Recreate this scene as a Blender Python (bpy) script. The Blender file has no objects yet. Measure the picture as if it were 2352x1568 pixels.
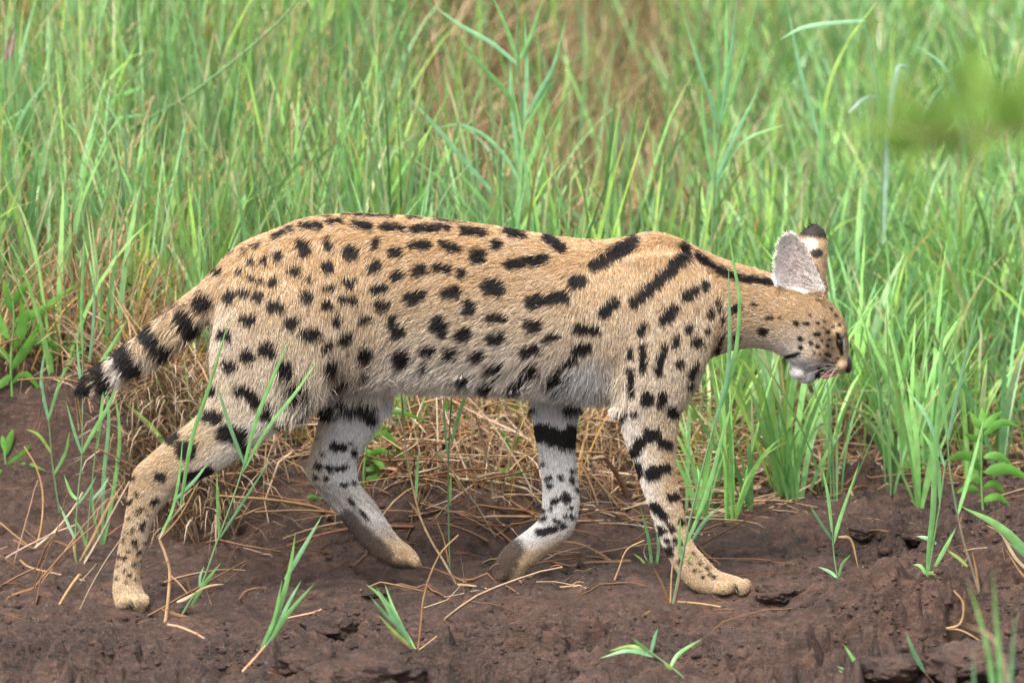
import bpy, math, random
import numpy as np
from mathutils import Vector

random.seed(7)
R = np.random.default_rng(11)
scn = bpy.context.scene
COL = scn.collection

# ------------------------------------------------------------------ camera, light, exposure
TILT = math.radians(12.0)
DIST = 12.0
ZC = 0.42                      # height of the point the camera aims at
SC = 1500.0                    # measuring scale: pixels of the 2352 px wide view per metre in the focal plane
ST, CT = math.sin(TILT), math.cos(TILT)
cam = bpy.data.cameras.new('camera')
cam_o = bpy.data.objects.new('camera', cam)
COL.objects.link(cam_o)
cam_o.location = (0, -DIST * CT, ZC + DIST * ST)
cam_o.rotation_euler = (math.pi / 2 - TILT, 0, 0)
cam.sensor_width = 36.0
cam.lens = 36.0 * DIST / (2352 / SC)
cam.clip_start, cam.clip_end = 0.1, 500
cam.dof.use_dof = True
cam.dof.focus_distance = DIST - 0.02
cam.dof.aperture_fstop = 5.0
scn.camera = cam_o

world = bpy.data.worlds.new('World')
scn.world = world
world.use_nodes = True
wn = world.node_tree
wn.nodes.clear()
SUN_EL, SUN_AZ = math.radians(60), math.radians(212)     # azimuth clockwise from +Y
sky = wn.nodes.new('ShaderNodeTexSky')
sky.sky_type = 'NISHITA'
sky.sun_disc = False
sky.sun_elevation = SUN_EL
sky.sun_rotation = SUN_AZ
sky.air_density, sky.dust_density, sky.ozone_density = 1.0, 6.0, 1.0
hs = wn.nodes.new('ShaderNodeHueSaturation')             # thin overcast: the blue is veiled
hs.inputs['Saturation'].default_value = 0.35
bg = wn.nodes.new('ShaderNodeBackground')
bg.inputs['Strength'].default_value = 0.125
wo = wn.nodes.new('ShaderNodeOutputWorld')
wn.links.new(sky.outputs[0], hs.inputs['Color'])
wn.links.new(hs.outputs[0], bg.inputs['Color'])
wn.links.new(bg.outputs[0], wo.inputs['Surface'])

sun = bpy.data.lights.new('sun', 'SUN')
sun.energy = 1.5
sun.angle = math.radians(24)
sun.color = (1.0, 0.95, 0.87)
sun_o = bpy.data.objects.new('sun', sun)
COL.objects.link(sun_o)
sd = Vector((math.sin(SUN_AZ) * math.cos(SUN_EL), math.cos(SUN_AZ) * math.cos(SUN_EL), math.sin(SUN_EL)))
sun_o.rotation_euler = sd.to_track_quat('Z', 'Y').to_euler()
sun_o.location = sd * 20

scn.view_settings.view_transform = 'Standard'
scn.view_settings.look = 'None'
scn.view_settings.exposure = 1.4
scn.view_settings.gamma = 1.0
scn.view_settings.use_curve_mapping = False
scn.render.engine = 'CYCLES'
scn.cycles.use_denoising = True
scn.cycles.denoising_prefilter = 'NONE'
scn.cycles.max_bounces = 8
scn.cycles.diffuse_bounces = 4
scn.cycles.transparent_max_bounces = 8

# ------------------------------------------------------------------ measuring helpers
CAM = np.array([0, -DIST * CT, ZC + DIST * ST])
FWD = np.array([0, CT, -ST])
UP = np.array([0, ST, CT])
F = DIST * SC

def ray(px, py):
    px = np.asarray(px, float); py = np.asarray(py, float)
    u = (px - 1176) / F; v = (784 - py) / F
    return FWD + u[..., None] * np.array([1., 0, 0]) + v[..., None] * UP

def at(px, py, y):
    """point at depth y seen at (px, py)"""
    d = ray(px, py)
    t = (y - CAM[1]) / d[..., 1]
    return CAM + d * t[..., None]

def to_px(p):
    q = np.asarray(p, float) - CAM
    dep = q @ FWD
    return 1176 + F * q[..., 0] / dep, 784 - F * (q @ UP) / dep

def smooth(a, b, x):
    t = np.clip((x - a) / (b - a), 0, 1)
    return t * t * (3 - 2 * t)

def _hash(i, j, k, seed):
    h = (i * 374761393 + j * 668265263 + k * 2147483647 + seed * 1274126177) & 0xFFFFFFFF
    h = ((h ^ (h >> 13)) * 1274126177) & 0xFFFFFFFF
    h = (h ^ (h >> 16)) & 0xFFFFFF
    return h / float(0xFFFFFF)

def noise3(p, seed=0):
    """value noise 0..1"""
    p = np.asarray(p, float)
    i = np.floor(p).astype(np.int64)
    f = p - i
    f = f * f * f * (f * (f * 6 - 15) + 10)
    out = 0
    for dx in (0, 1):
        wx = f[:, 0] if dx else 1 - f[:, 0]
        for dy in (0, 1):
            wy = f[:, 1] if dy else 1 - f[:, 1]
            for dz in (0, 1):
                wz = f[:, 2] if dz else 1 - f[:, 2]
                out = out + wx * wy * wz * _hash(i[:, 0] + dx, i[:, 1] + dy, i[:, 2] + dz, seed)
    return out

def noise2(x, y, s, seed=0, sx=1.0):
    p = np.stack([np.ravel(x) / (s * sx), np.ravel(y) / s, np.zeros(np.size(x)) + 0.37], 1)
    return noise3(p, seed).reshape(np.shape(x)) * 2 - 1

def catmull(P, n):
    P = np.asarray(P, float)
    if len(P) == 2:
        t = np.linspace(0, 1, n)[:, None]
        return P[0] * (1 - t) + P[1] * t
    Q = np.vstack([2 * P[0] - P[1], P, 2 * P[-1] - P[-2]])
    m = len(P) - 1
    u = np.linspace(0, m, n)
    k = np.minimum(u.astype(int), m - 1)
    t = (u - k)[:, None]
    a, b, c, d = Q[k], Q[k + 1], Q[k + 2], Q[k + 3]
    return 0.5 * (2 * b + (c - a) * t + (2 * a - 5 * b + 4 * c - d) * t * t + (3 * b - a - 3 * c + d) * t ** 3)

# ------------------------------------------------------------------ object helpers
def mesh_np(name, V, Fc, mat=None, col=None, shade=True):
    """V (n,3); Fc (m,k) int array or list of such arrays"""
    me = bpy.data.meshes.new(name)
    V = np.ascontiguousarray(V, np.float32)
    Fl = Fc if isinstance(Fc, list) else [Fc]
    idx = np.concatenate([f.ravel() for f in Fl]).astype(np.int32)
    tot = np.concatenate([np.full(len(f), f.shape[1]) for f in Fl]).astype(np.int32)
    st = np.concatenate([[0], np.cumsum(tot)[:-1]]).astype(np.int32)
    me.vertices.add(len(V)); me.vertices.foreach_set('co', V.ravel())
    me.loops.add(len(idx)); me.loops.foreach_set('vertex_index', idx)
    me.polygons.add(len(tot)); me.polygons.foreach_set('loop_start', st)
    me.update(calc_edges=True)
    me.validate()
    if shade:
        me.polygons.foreach_set('use_smooth', np.ones(len(me.polygons), bool))
    if col is not None:
        set_col(me, col)
    if mat: me.materials.append(mat)
    return me

def set_col(me, col):
    a = me.attributes.new('Col', 'FLOAT_COLOR', 'POINT')
    c = np.ones((len(col), 4), np.float32); c[:, :3] = col
    a.data.foreach_set('color', c.ravel())

def link(name, me, parent=None, **kw):
    o = bpy.data.objects.new(name, me)
    COL.objects.link(o)
    if parent is not None:
        o.parent = parent
        o.matrix_parent_inverse = parent.matrix_basis.inverted()
    for k, v in kw.items(): o[k] = v
    return o

def thing(name, loc, label, cat, group=None):
    o = bpy.data.objects.new(name, None)
    o.empty_display_size = 0.05
    COL.objects.link(o)
    o.location = tuple(float(v) for v in loc)
    o['label'] = label; o['category'] = cat
    if group: o['group'] = group
    return o

# ------------------------------------------------------------------ materials
def new_mat(name):
    m = bpy.data.materials.new(name)
    m.use_nodes = True
    nt = m.node_tree
    return m, nt, nt.nodes['Principled BSDF'], nt.nodes['Material Output']

def leaf_mat(name, rough=0.5, trans=0.35, spec=0.35, gain=1.0, sat=1.0):
    m, nt, p, out = new_mat(name)
    a = nt.nodes.new('ShaderNodeAttribute'); a.attribute_name = 'Col'
    tc = nt.nodes.new('ShaderNodeTexCoord')
    nz = nt.nodes.new('ShaderNodeTexNoise'); nz.inputs['Scale'].default_value = 60
    nt.links.new(tc.outputs['Object'], nz.inputs['Vector'])
    mr = nt.nodes.new('ShaderNodeMapRange')
    mr.inputs['From Min'].default_value = 0.3; mr.inputs['From Max'].default_value = 0.7
    mr.inputs['To Min'].default_value = 0.82 * gain; mr.inputs['To Max'].default_value = 1.16 * gain
    nt.links.new(nz.outputs['Fac'], mr.inputs['Value'])
    h = nt.nodes.new('ShaderNodeHueSaturation')
    h.inputs['Saturation'].default_value = sat
    nt.links.new(mr.outputs[0], h.inputs['Value'])
    nt.links.new(a.outputs['Color'], h.inputs['Color'])
    nt.links.new(h.outputs[0], p.inputs['Base Color'])
    p.inputs['Roughness'].default_value = rough
    p.inputs['Specular IOR Level'].default_value = spec
    t = nt.nodes.new('ShaderNodeBsdfTranslucent')
    nt.links.new(h.outputs[0], t.inputs['Color'])
    mx = nt.nodes.new('ShaderNodeMixShader'); mx.inputs[0].default_value = trans
    nt.links.new(p.outputs[0], mx.inputs[1]); nt.links.new(t.outputs[0], mx.inputs[2])
    nt.links.new(mx.outputs[0], out.inputs['Surface'])
    return m

def simple_mat(name, col, rough=0.5, spec=0.5, nscale=200, namp=0.15):
    m, nt, p, out = new_mat(name)
    tc = nt.nodes.new('ShaderNodeTexCoord')
    nz = nt.nodes.new('ShaderNodeTexNoise'); nz.inputs['Scale'].default_value = nscale
    nt.links.new(tc.outputs['Object'], nz.inputs['Vector'])
    mx = nt.nodes.new('ShaderNodeMix'); mx.data_type = 'RGBA'
    mx.inputs[6].default_value = (*[c * (1 - namp) for c in col], 1)
    mx.inputs[7].default_value = (*[c * (1 + namp) for c in col], 1)
    nt.links.new(nz.outputs['Fac'], mx.inputs[0])
    nt.links.new(mx.outputs[2], p.inputs['Base Color'])
    p.inputs['Roughness'].default_value = rough
    p.inputs['Specular IOR Level'].default_value = spec
    return m

def mud_mat():
    m, nt, p, out = new_mat('mud')
    N, L = nt.nodes, nt.links
    tc = N.new('ShaderNodeTexCoord')
    def noi(scale, det=6, rough=0.6, stretch=None):
        n = N.new('ShaderNodeTexNoise'); n.inputs['Scale'].default_value = scale
        n.inputs['Detail'].default_value = det; n.inputs['Roughness'].default_value = rough
        if stretch:
            mp = N.new('ShaderNodeMapping'); mp.inputs['Scale'].default_value = stretch
            L.new(tc.outputs['Object'], mp.inputs['Vector']); L.new(mp.outputs[0], n.inputs['Vector'])
        else:
            L.new(tc.outputs['Object'], n.inputs['Vector'])
        return n
    n1 = noi(4.0, 4); n2 = noi(38, 8, 0.7, (0.45, 1, 1)); n3 = noi(170, 6, 0.7); n4 = noi(2.2, 3)
    r1 = N.new('ShaderNodeValToRGB')
    e = r1.color_ramp.elements
    e[0].position, e[0].color = 0.36, (0.011, 0.0062, 0.0042, 1)
    e[1].position, e[1].color = 0.66, (0.128, 0.066, 0.044, 1)
    k = r1.color_ramp.elements.new(0.5); k.color = (0.045, 0.0225, 0.0145, 1)
    L.new(n2.outputs['Fac'], r1.inputs[0])
    r2 = N.new('ShaderNodeValToRGB')
    e = r2.color_ramp.elements
    e[0].position, e[0].color = 0.38, (0.040, 0.0215, 0.0140, 1)
    e[1].position, e[1].color = 0.66, (0.128, 0.064, 0.043, 1)
    L.new(n1.outputs['Fac'], r2.inputs[0])
    mx = N.new('ShaderNodeMix'); mx.data_type = 'RGBA'; mx.inputs[0].default_value = 0.38
    L.new(r1.outputs[0], mx.inputs[6]); L.new(r2.outputs[0], mx.inputs[7])
    # pale dry grains
    r3 = N.new('ShaderNodeValToRGB')
    e = r3.color_ramp.elements
    e[0].position, e[0].color = 0.54, (0, 0, 0, 1)
    e[1].position, e[1].color = 0.70, (1, 1, 1, 1)
    L.new(n3.outputs['Fac'], r3.inputs[0])
    mx2 = N.new('ShaderNodeMix'); mx2.data_type = 'RGBA'
    ml = N.new('ShaderNodeMath'); ml.operation = 'MULTIPLY'; ml.inputs[1].default_value = 0.75
    L.new(r3.outputs[0], ml.inputs[0]); L.new(ml.outputs[0], mx2.inputs[0])
    L.new(mx.outputs[2], mx2.inputs[6]); mx2.inputs[7].default_value = (0.175, 0.122, 0.098, 1)
    n5 = noi(95, 7, 0.75, (0.7, 1, 1))
    r5 = N.new('ShaderNodeValToRGB')
    e = r5.color_ramp.elements
    e[0].position, e[0].color = 0.50, (0, 0, 0, 1)
    e[1].position, e[1].color = 0.62, (0.75, 0.75, 0.75, 1)
    L.new(n5.outputs['Fac'], r5.inputs[0])
    mx3 = N.new('ShaderNodeMix'); mx3.data_type = 'RGBA'
    L.new(r5.outputs[0], mx3.inputs[0]); L.new(mx2.outputs[2], mx3.inputs[6]); mx3.inputs[7].default_value = (0.017, 0.0095, 0.0065, 1)
    L.new(mx3.outputs[2], p.inputs['Base Color'])
    rr = N.new('ShaderNodeMapRange'); rr.inputs['From Min'].default_value = .38; rr.inputs['From Max'].default_value = .62; rr.inputs['To Min'].default_value = 0.30; rr.inputs['To Max'].default_value = 0.85
    L.new(n4.outputs['Fac'], rr.inputs['Value']); L.new(rr.outputs[0], p.inputs['Roughness'])
    p.inputs['Specular IOR Level'].default_value = 0.5
    b = N.new('ShaderNodeBump'); b.inputs['Strength'].default_value = 1.0; b.inputs['Distance'].default_value = 0.011
    ad = N.new('ShaderNodeMath'); ad.operation = 'MULTIPLY_ADD'; ad.inputs[1].default_value = 0.45
    L.new(n3.outputs['Fac'], ad.inputs[0]); L.new(n2.outputs['Fac'], ad.inputs[2])
    L.new(ad.outputs[0], b.inputs['Height']); L.new(b.outputs[0], p.inputs['Normal'])
    return m

M_MUD = mud_mat()
M_GRASS = leaf_mat('grass_blade', 0.38, 0.38, 0.55, 1.05, .95)
M_DRY = leaf_mat('dry_blade', 0.65, 0.22, 0.25)
M_STRAW = leaf_mat('straw', 0.6, 0.0, 0.3)
M_LEAF = leaf_mat('weed_leaf', 0.55, 0.42, 0.3)

# ------------------------------------------------------------------ the ground
PXK = np.array([-900, 0, 150, 300, 600, 850, 1100, 1400, 1600, 1750, 2000, 2352, 3200], float)
FOOT = np.array([1235, 1235, 1245, 1255, 1275, 1290, 1300, 1290, 1260, 1240, 1215, 1190, 1190], float)
TOPP = np.array([870, 872, 880, 960, 1070, 1110, 1140, 1165, 1150, 1130, 1105, 1060, 1060], float)
RUN = np.array([.11, .11, .11, .12, .11, .10, .10, .15, .25, .30, .32, .32, .32])
_xk = (PXK - 1176) / SC
_yf = ((784 - FOOT) / SC + (ZC - 0.02) * CT) / ST
_yt = _yf + RUN
_zt = ZC + ((784 - TOPP) / SC - _yt * ST) / CT
HOLES = [(1940, 1500, .05, .055), (1765, 1395, .03, .014), (1105, 1425, .05, .010), (1300, 1500, .06, .014), (700, 1290, .06, .012), (2085, 1395, .03, .022), (1990, 1300, .05, .015), (1410, 1420, .06, .015)]
LUMPS = [(770, 1440, .07, .020), (860, 1535, .07, .022), (900, 1465, .04, .018), (690, 1500, .05, .015), (1480, 1490, .05, .014), (2210, 1530, .12, .030), (1700, 1530, .1, .02), (1800, 1370, .05, .016), (2010, 1390, .09, .02), (1400, 1330, .05, .014), (1880, 1480, .05, .015), (2050, 1560, .05, .02), (1600, 1440, .06, .010), (120, 1540, .15, .012)]

def bank(x):
    return np.interp(x, _xk, _yf), np.interp(x, _xk, _yt), np.interp(x, _xk, _zt)

def ground_z(x, y, detail=True):
    x = np.asarray(x, float); y = np.asarray(y, float)
    yf, yt, zt = bank(x)
    wob = noise2(x, y, .16, 5) * .03 + noise2(x, y, .06, 6) * .012
    z0 = .0117 + .0257 * (np.clip(x, -1.2, 1.2) + .584)
    t = smooth(0, 1, (y + wob - yf) / (yt - yf))
    z = z0 + (np.maximum(zt, z0) - z0) * t
    yy = np.maximum(y - yt, 0)
    sl = .14 - .115 * smooth(-.25, .05, x) * smooth(.35, .8, yy)
    z = z + .14 * np.minimum(yy, .5) + sl * np.clip(yy - .5, 0, 8) + .05 * np.clip(yy - 8, 0, 100)
    z = z + noise2(x, y, .7, 9) * .02 * smooth(.7, 2, y)
    for (fx, fy) in ((-.578, -.062), (.325, -.058)):
        z = z + .0055 * np.exp(-(((x - fx) / .055) ** 2 + ((y - fy) / .05) ** 2))
    if not detail: return z
    near = 1 - smooth(1.0, 2.0, y)
    for (hx, hy, r, d) in _holes:
        q = ((x - hx) ** 2 + ((y - hy) * .8) ** 2) / r ** 2
        z = z - d * np.exp(-q * q)
    for (hx, hy, r, d) in _lumps:
        q = ((x - hx) ** 2 + ((y - hy) * .8) ** 2) / r ** 2
        z = z + d * np.exp(-q)
    # rough clods, stronger in the near strip and at the right
    rough = np.clip(.42 + .75 * smooth(-.16, -.38, y) + .9 * smooth(.35, .6, x) + .4 * smooth(yf - .1, yf + .03, y), 0, 1.35)
    rough = rough * (.55 + .65 * smooth(-.3, .5, noise2(x, y, .13, 31)))
    # the places the paws stand on stay even
    for (fx, fy) in ((-.585, -.055), (.31, -.055)):
        rough = rough * (1 - .9 * np.exp(-(((x - fx) / .07) ** 2 + ((y - fy) / .07) ** 2)))
    a = 1 - np.abs(noise2(x, y, .055, 21, 1.5)); b = np.abs(noise2(x, y, .030, 22, 1.4)); c = noise2(x, y, .016, 23, 1.3); d = noise2(x, y, .009, 24)
    z = z + near * rough * (.036 * (a - .6) - .040 * (b - .4) * smooth(.1, .6, rough) + .011 * c + .007 * d)
    pit = smooth(.25, .62, noise2(x, y, .022, 44, 2.2)) * smooth(-.35, .25, noise2(x, y, .16, 45, 2.0)) + .6 * smooth(.3, .6, noise2(x, y, .011, 46, 1.8))
    keep = 1 - np.exp(-(((x + .585) / .05) ** 2 + ((y + .06) / .05) ** 2)) - np.exp(-(((x - .31) / .06) ** 2 + ((y + .06) / .05) ** 2))
    z = z - near * np.clip(keep, 0, 1) * pit * .013
    f1 = noise2(x, y, .034, 51, 1.8); f2 = noise2(x + f1 * .01, y, .012, 52, 1.6)
    clump = smooth(-.15, .35, noise2(x, y, .12, 53, 1.6)) * (.35 + .65 * smooth(-.1, -.35, y) + .65 * smooth(.3, .55, x))
    z = z + near * np.clip(keep, 0, 1) * clump * (1 + 1.3 * smooth(-.20, -.34, y)) * (.017 * smooth(-.12, .16, f1) + .011 * smooth(-.08, .2, f2) - .012)
    z = z + near * (noise2(x, y, .05, 41, 4.5) * .006 + noise2(x, y, .10, 42, 2.5) * .010 + noise2(x, y, .013, 43, 2.0) * .0060 + noise2(x, y, .0075, 47, 1.5) * .0036)
    return z

_holes, _lumps = [], []
def hit_ground(px, py, detail=False):
    d = ray(px, py); d = d / np.linalg.norm(d)
    t = np.linspace(8, 22, 2801)
    P = CAM + d * t[:, None]
    g = ground_z(P[:, 0], P[:, 1], detail)
    k = int(np.argmax(P[:, 2] < g))
    p = P[k].copy(); p[2] = g[k]
    return p
for (px, py, r, d) in HOLES:
    p = hit_ground(px, py); _holes.append((p[0], p[1], r, d))
for (px, py, r, d) in LUMPS:
    p = hit_ground(px, py); _lumps.append((p[0], p[1], r, d))

def axis(a, b, step, far_lo, far_hi):
    c = list(np.arange(a, b + 1e-6, step))
    s, v = step, c[-1]
    while v < far_hi: s *= 1.18; v += s; c.append(v)
    s, v, lo = step, c[0], []
    while v > far_lo: s *= 1.18; v -= s; lo.append(v)
    return np.array(lo[::-1] + c)
gx = axis(-.90, .90, .0036, -60, 60)
gy = axis(-.66, .95, .0036, -40, 80)
GX, GY = np.meshgrid(gx, gy)
GZ = ground_z(GX, GY)
nx, ny = len(gx), len(gy)
ii = (np.arange(ny - 1)[:, None] * nx + np.arange(nx - 1)[None, :]).ravel()
me = mesh_np('ground', np.stack([GX.ravel(), GY.ravel(), GZ.ravel()], 1), np.stack([ii, ii + 1, ii + nx + 1, ii + nx], 1), M_MUD)
link('ground', me, kind='structure')

# ------------------------------------------------------------------ the serval
# every limb is a row of chords measured across it: (ax, ay, bx, by, half_width, y, fur_mm, white_a, white_b)
TORSO = [
 (482, 640, 484, 735, .028, 0, 12, .0, .6), (510, 592, 512, 800, .050, 0, 13, .0, .7), (560, 553, 560, 840, .064, 0, 14, .0, .6), (620, 528, 620, 862, .072, 0, 14, .0, .6),
 (700, 498, 700, 876, .077, 0, 14, .0, .75), (800, 487, 800, 880, .079, 0, 14, .0, .85), (900, 491, 900, 884, .080, 0, 14, .0, .9), (1000, 499, 1000, 888, .082, 0, 14, .0, .9),
 (1100, 511, 1100, 890, .084, 0, 14, .0, .85), (1200, 527, 1200, 894, .085, 0, 14, .0, .85), (1300, 543, 1300, 905, .084, 0, 14, .0, 1.), (1380, 548, 1375, 912, .080, 0, 13, .0, 1.),
 (1440, 541, 1430, 912, .077, 0, 12, .0, .8), (1500, 530, 1490, 905, .074, 0, 12, .0, .6), (1560, 545, 1545, 888, .068, 0, 11, .0, .5), (1612, 571, 1592, 860, .060, 0, 11, .0, .5),
 (1655, 590, 1632, 822, .052, 0, 11, .0, .45), (1705, 606, 1690, 803, .046, 0, 10, .0, .35), (1750, 618, 1735, 799, .043, 0, 9, .0, .35), (1795, 634, 1768, 805, .045, 0, 8, .0, .45),
 (1838, 652, 1797, 818, .049, 0, 7, .05, .6), (1880, 674, 1817, 838, .051, 0, 5.5, .0, .85), (1912, 695, 1836, 850, .048, 0, 4.5, .0, .85), (1935, 725, 1856, 852, .040, 0, 4, .0, .5),
 (1947, 762, 1878, 852, .030, 0, 3, .1, .35), (1950, 798, 1900, 857, .024, 0, 2.5, .1, .25), (1950, 826, 1918, 856, .018, 0, 2, .1, .3), (1948, 842, 1934, 857, .010, 0, 1.5, .1, .15)]
HIND = [
 (560, 600, 760, 610, .018, -.040, 14, .0, .0), (520, 660, 800, 670, .034, -.046, 15, .1, .05), (490, 740, 800, 760, .042, -.049, 15, .15, .1), (480, 810, 785, 840, .044, -.050, 15, .2, .25), (480, 868, 752, 892, .041, -.050, 14, .2, .5),
 (470, 922, 708, 930, .036, -.050, 14, .15, .7), (445, 958, 655, 978, .031, -.052, 13, .1, .75), (402, 992, 590, 1020, .027, -.054, 12, .0, .7), (352, 1035, 515, 1072, .024, -.055, 10, .0, .6),
 (312, 1072, 445, 1108, .021, -.055, 8, .0, .4), (298, 1105, 402, 1132, .018, -.055, 7, .1, .4), (291, 1150, 372, 1162, .016, -.055, 6, .1, .4), (283, 1200, 350, 1203, .0155, -.055, 6, .15, .35),
 (272, 1250, 336, 1252, .0155, -.055, 5, .15, .3), (263, 1300, 324, 1300, .0165, -.056, 5, .1, .2), (258, 1345, 324, 1338, .020, -.058, 4, .1, .1), (260, 1372, 334, 1366, .024, -.060, 4, .1, .1), (266, 1392, 336, 1390, .022, -.061, 4, .2, .2)]
FORE = [
 (1400, 600, 1590, 590, .016, -.040, 12, 0, 0), (1385, 680, 1630, 680, .026, -.046, 12, 0, 0), (1385, 770, 1640, 780, .032, -.048, 12, .1, .1), (1395, 845, 1616, 858, .033, -.048, 12, .3, .15),
 (1405, 905, 1588, 915, .030, -.048, 11, .4, .2), (1410, 942, 1566, 948, .027, -.048, 10, .6, .2), (1422, 978, 1558, 992, .024, -.048, 9, .7, .1), (1438, 1022, 1554, 1042, .022, -.048, 8, .7, .05), (1455, 1066, 1556, 1090, .020, -.048, 7, .7, .05),
 (1470, 1110, 1562, 1130, .018, -.048, 7, .7, .0), (1485, 1150, 1570, 1166, .017, -.048, 6, .7, 0), (1497, 1190, 1578, 1200, .016, -.048, 6, .75, 0), (1512, 1235, 1586, 1230, .016, -.049, 5, .75, 0), (1530, 1272, 1600, 1255, .017, -.050, 5, .45, 0),
 (1546, 1302, 1622, 1280, .017, -.051, 5, .3, .05), (1570, 1335, 1650, 1308, .018, -.053, 4, .2, .1), (1602, 1358, 1676, 1318, .020, -.055, 4, .2, .1), (1650, 1365, 1700, 1326, .022, -.056, 4, .2, .1), (1688, 1362, 1714, 1338, .018, -.057, 3, .2, .1)]
FARF = [
 (1205, 790, 1350, 790, .020, .045, 12, .9, .9), (1213, 880, 1340, 888, .026, .048, 10, 1., 1.), (1218, 930, 1333, 940, .023, .050, 9, 1., .9), (1226, 990, 1325, 1000, .021, .050, 8, 1., .95), (1236, 1050, 1323, 1050, .018, .050, 7, 1., .9),
 (1243, 1100, 1330, 1110, .017, .050, 6, 1., .8), (1245, 1150, 1332, 1162, .017, .050, 6, 1., .5), (1238, 1188, 1318, 1218, .017, .050, 6, .95, .35), (1213, 1213, 1288, 1249, .017, .050, 5, .8, .15), (1180, 1238, 1243, 1282, .018, .050, 5, .5, .1),
 (1155, 1260, 1215, 1305, .020, .050, 4, .3, .1), (1138, 1292, 1192, 1331, .019, .050, 4, .2, .1), (1136, 1326, 1168, 1345, .012, .050, 3, .2, .1)]
FARH = [
 (700, 800, 920, 810, .028, .040, 13, .5, .9), (735, 885, 908, 885, .030, .048, 11, .5, 1.), (738, 935, 894, 938, .028, .050, 10, .3, 1.), (722, 1000, 862, 995, .024, .050, 8, .3, .95), (706, 1060, 826, 1050, .020, .050, 7, .3, .9),
 (708, 1092, 822, 1092, .018, .050, 6, .3, .85), (728, 1128, 834, 1120, .017, .050, 6, .45, .8), (765, 1168, 862, 1152, .016, .050, 5, .5, .75), (798, 1212, 890, 1195, .017, .050, 5, .4, .6), (830, 1250, 916, 1232, .018, .050, 5, .2, .35),
 (866, 1284, 945, 1256, .020, .050, 4, .1, .2), (905, 1303, 962, 1276, .018, .050, 4, .1, .15), (938, 1305, 966, 1290, .011, .050, 3, .1, .1)]
TAIL = [
 (560, 573, 588, 698, .030, 0, 15, .1, .2), (501, 604, 512, 732, .030, 0, 18, .1, .3), (461, 642, 482, 746, .028, 0, 20, .0, .35), (421, 674, 446, 769, .027, 0, 21, .0, .35), (379, 708, 411, 798, .027, -.002, 21, .0, .35), (332, 749, 366, 828, .025, -.004, 21, .1, .4),
 (282, 789, 315, 855, .023, -.006, 21, .3, .6), (234, 824, 261, 884, .020, -.008, 20, .3, .6), (197, 852, 218, 902, .016, -.009, 18, .1, .2), (176, 886, 187, 910, .007, -.010, 15, 0, 0)]

def loft(S, n=44, m=30):
    S = np.array(S, float)
    A = at(S[:, 0], S[:, 1], S[:, 5]); B = at(S[:, 2], S[:, 3], S[:, 5])
    X = catmull(np.hstack([A, B, S[:, 4:5], S[:, 6:9]]), n)
    A, B, hw = X[:, 0:3], X[:, 3:6], X[:, 6]
    c, h = (A + B) / 2, (A - B) / 2
    th = np.linspace(0, 2 * np.pi, m, endpoint=False)
    V = c[:, None] + h[:, None] * np.cos(th)[None, :, None] + np.array([0, 1., 0])[None, None] * (hw[:, None] * np.sin(th)[None])[..., None]
    tan = np.gradient(c, axis=0); tan /= np.linalg.norm(tan, axis=1)[:, None]
    # rounded ends
    rings = [V[i] for i in range(n)]
    for e, sgn in ((0, -1), (n - 1, 1)):
        add = []
        rad = min(np.linalg.norm(h[e]), hw[e])
        for q in (.4, .75, .95):
            add.append(c[e] + (V[e] - c[e]) * math.sqrt(1 - q * q) + tan[e] * sgn * rad * q * .8)
        rings = (add[::-1] + rings) if sgn < 0 else (rings + add)
    V = np.array(rings); k = len(V)
    a = np.arange(k - 1)[:, None] * m + np.arange(m)[None]
    b = np.arange(k - 1)[:, None] * m + (np.arange(m)[None] + 1) % m
    Q = np.stack([a, b, b + m, a + m], -1).reshape(-1, 4)
    Vf = V.reshape(-1, 3)
    Vf = np.vstack([Vf, V[0].mean(0), V[-1].mean(0)])
    nV = len(Vf)
    T = np.vstack([np.stack([(np.arange(m) + 1) % m, np.arange(m), np.full(m, nV - 2)], 1),
                   np.stack([np.arange(m) + (k - 1) * m, (np.arange(m) + 1) % m + (k - 1) * m, np.full(m, nV - 1)], 1)])
    samples = []
    for w in (.06, .28, .5, .72, .94):
        pos = A * (1 - w) + B * w
        samples.append(np.hstack([pos, tan, X[:, 7:8], (X[:, 8:9] * (1 - w) + X[:, 9:10] * w), np.full((n, 1), w)]))
    return Vf, Q, T, np.vstack(samples)

def ellipsoid(px, py, y, rx, ry, rz, rot=0.0, n=16, m=20):
    """rx along the view's horizontal in pixels, rz vertical in pixels, ry in metres; rot in the side plane"""
    c = at(px, py, y)
    u = np.linspace(0, np.pi, n + 1)[1:-1]; v = np.linspace(0, 2 * np.pi, m, endpoint=False)
    U, Vv = np.meshgrid(u, v, indexing='ij')
    x = rx / SC * np.sin(U) * np.cos(Vv); yy = ry * np.sin(U) * np.sin(Vv); z = rz / SC * np.cos(U)
    cr, sr = math.cos(rot), math.sin(rot)
    P = np.stack([x * cr - z * sr, yy, x * sr + z * cr], -1) + c
    k = n - 1
    a = np.arange(k - 1)[:, None] * m + np.arange(m)[None]
    b = np.arange(k - 1)[:, None] * m + (np.arange(m)[None] + 1) % m
    Q = np.stack([a, a + m, b + m, b], -1).reshape(-1, 4)
    top = c + np.array([-rz / SC * sr, 0, rz / SC * cr]); bot = 2 * c - top
    V = np.vstack([P.reshape(-1, 3), top, bot]); nV = len(V)
    T = np.vstack([np.stack([np.arange(m), (np.arange(m) + 1) % m, np.full(m, nV - 2)], 1),
                   np.stack([(np.arange(m) + 1) % m + (k - 1) * m, np.arange(m) + (k - 1) * m, np.full(m, nV - 1)], 1)])
    return V, Q, T

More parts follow.
